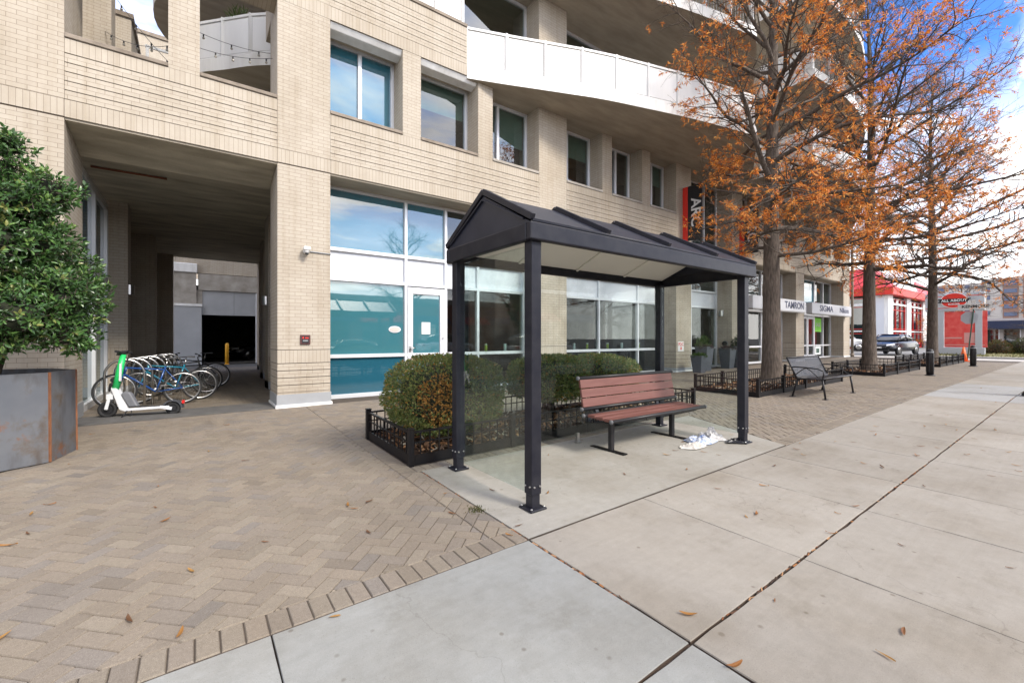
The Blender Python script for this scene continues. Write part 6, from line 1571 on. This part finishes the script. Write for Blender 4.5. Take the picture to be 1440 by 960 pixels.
for (a, b) in ((268, 804), (183, 872), (252, 892), (232, 733), (373, 762), (45, 723), (40, 751), (12, 768), (70, 710), (218, 714), (2, 899), (520, 705), (490, 711), (497, 716), (636, 722), (470, 868), (730, 740), (716, 753), (318, 598), (255, 610), (293, 635), (345, 648), (600, 630), (570, 640), (610, 648), (545, 617), (692, 690), (770, 693), (1063, 723), (878, 667), (938, 640), (950, 634), (990, 636), (1010, 640), (960, 622), (925, 610), (1152, 609), (1175, 621), (1232, 612), (1262, 615), (1232, 600), (1240, 657), (1215, 652), (1318, 630), (1370, 617), (1330, 597), (1310, 584), (1400, 605), (1290, 641), (1295, 628), (1418, 636), (1300, 684), (1430, 655), (1226, 607), (1200, 622), (1345, 605), (1385, 590), (1400, 566), (1380, 546), (1120, 632), (1130, 640), (1090, 655), (1300, 600), (1360, 640)):
    x, y = unproj(a, b); L0.append((x, y, rr.uniform(.7, 1.25), rr.uniform(0, 360)))
for k in range(34):
    x, y = rr.uniform(2, 20), rr.choice([rr.uniform(1.2, 2.6), rr.uniform(2.4, 4.4), rr.uniform(0.3, 1.4)]); L0.append((x, y, rr.uniform(.55, 1.0), rr.uniform(0, 360)))
for k in range(16):
    x, y = rr.uniform(-2.5, 1.9), rr.uniform(3, 9); L0.append((x, y, rr.uniform(.5, .95), rr.uniform(0, 360)))
base_leaves = []
for i, (x, y, s_, a) in enumerate(L0):
    if i < len(protos):
        o = protos[i].build('fallen_leaf', 'leaf', cols=True, uv=False); base_leaves.append(o)
    else: o = base_leaves[i % 10].copy(); COL.objects.link(o)
    o.location = (x, y, gz(x, y)+.002); o.rotation_euler = (0, 0, R(a)); o.scale = (s_, s_*rr.uniform(.8, 1.25), s_); tag(o, LAB, 'leaf', 'fallen leaves on the paving')
# ---------------------------------------------------------------- strings of light bulbs in the open frames above the passage
def string_lights(a, b, sag, n, label):
    a, b = Vector(a), Vector(b); t = thing('string_lights', tuple((a+b)/2), label, 'string lights', 'strings of bulbs over the court')
    P = lambda f: a+(b-a)*f+Vector((0, 0, -sag*4*f*(1-f))); m = MB(); m.tube([P(k/14) for k in range(15)], .005, 5, caps=False); m.build('wire', 'wire', t)
    for k in range(n):
        p = P((k+.5)/n); m = MB(); m.tube([p, p+Vector((0, 0, -.05))], .013, 8); s_ = m.build('bulb_socket', 'wire', t); m = MB(); m.lathe([(.010, -.05), (.023, -.07), (.023, -.09), (.001, -.105)], p, 8); m.build('bulb', 'bulb_glass', s_)
string_lights((-.1, 10.3, 7.15), (1.3, 10.0, 7.25), .10, 5, 'string of small bulbs low in the opening with the white balcony')
string_lights((-.1, 10.8, 7.75), (1.3, 10.3, 7.50), .08, 3, 'upper string of bulbs in the opening with the white balcony')
string_lights((-1.55, 12.0, 8.9), (-.3, 10.2, 6.55), .10, 5, 'steep string of bulbs across the sky in the left opening')
string_lights((-1.6, 13.0, 8.3), (-.3, 10.2, 7.0), .15, 5, 'lower string of bulbs before the brick pier in left opening')
# plants on the court balcony
pot_plant(.95, 12.6, 9.25, .30, .35, 220, [(.08, .12, .03), (.12, .15, .05)], 'potted fronds above the curved white balcony rail', 71, (.12, .24), .9)
# ---------------------------------------------------------------- across the street: seen only in the windows' reflections
t = thing('low_shop_building', (8, -24, 0), 'low red brick shop building across the street, seen in reflections', 'building')
m = MB(); m.box(-14, -34, -.3, 34, -22, 5.2); m.build('wall', 'red_brick', t); m = MB(); m.box(-14.3, -34.3, 5.2, 34.3, -21.7, 5.7); m.build('parapet', 'concrete', t)
for k in range(9):
    m = MB(); m.box(-12+5*k, -22.02, .4, -8.4+5*k, -21.95, 3.3); m.build('window', 'dark_glass', t); m = MB(); m.extrude([(-12.3+5*k, -21.95, 3.9), (-12.3+5*k, -20.9, 3.3), (-12.3+5*k, -20.9, 3.1), (-12.3+5*k, -21.95, 3.1)], (4.2, 0, 0)); m.build('awning', 'sign_red' if k % 2 else 'navy', t)
mb = MB(); mb.box(-60, -21.5, -.3, 80, -12, -.02); tag(mb.build('far_sidewalk', 'drive_concrete'), kind='structure')
tr = [o for o in COL.objects if o.name == 'street_tree.003'][0]
for (x, y, s_, rz_, lb) in ((3.2, -13.5, 1.0, 40, 'bare tree across the street in front of first awnings, seen in reflections'), (14, -13.8, 1.0, 170, 'bare tree across the street, middle one, seen in reflections'), (25, -13.5, 1.05, 260, 'bare tree across the street, far one, seen in reflections')):
    o = copy_tree(tr); o.location = (x, y, -.1); o.rotation_euler = (0, 0, R(rz_)); o.scale = (s_,)*3; o['label'] = lb; o['group'] = 'bare trees across the street'
c4_ = copy_tree(c1); c4_['label'] = 'dark car parked across the street, seen in reflections'; c4_.location = (9, -10.6, 0.05); c4_.rotation_euler = (0, 0, 0)
c5_ = copy_tree(c2); c5_['label'] = 'white vehicle parked across the street, seen in reflections'; c5_.location = (16, -10.6, .15); c5_.rotation_euler = (0, 0, 0)
for o in COL.objects:
    if '_o' in o: del o['_o']
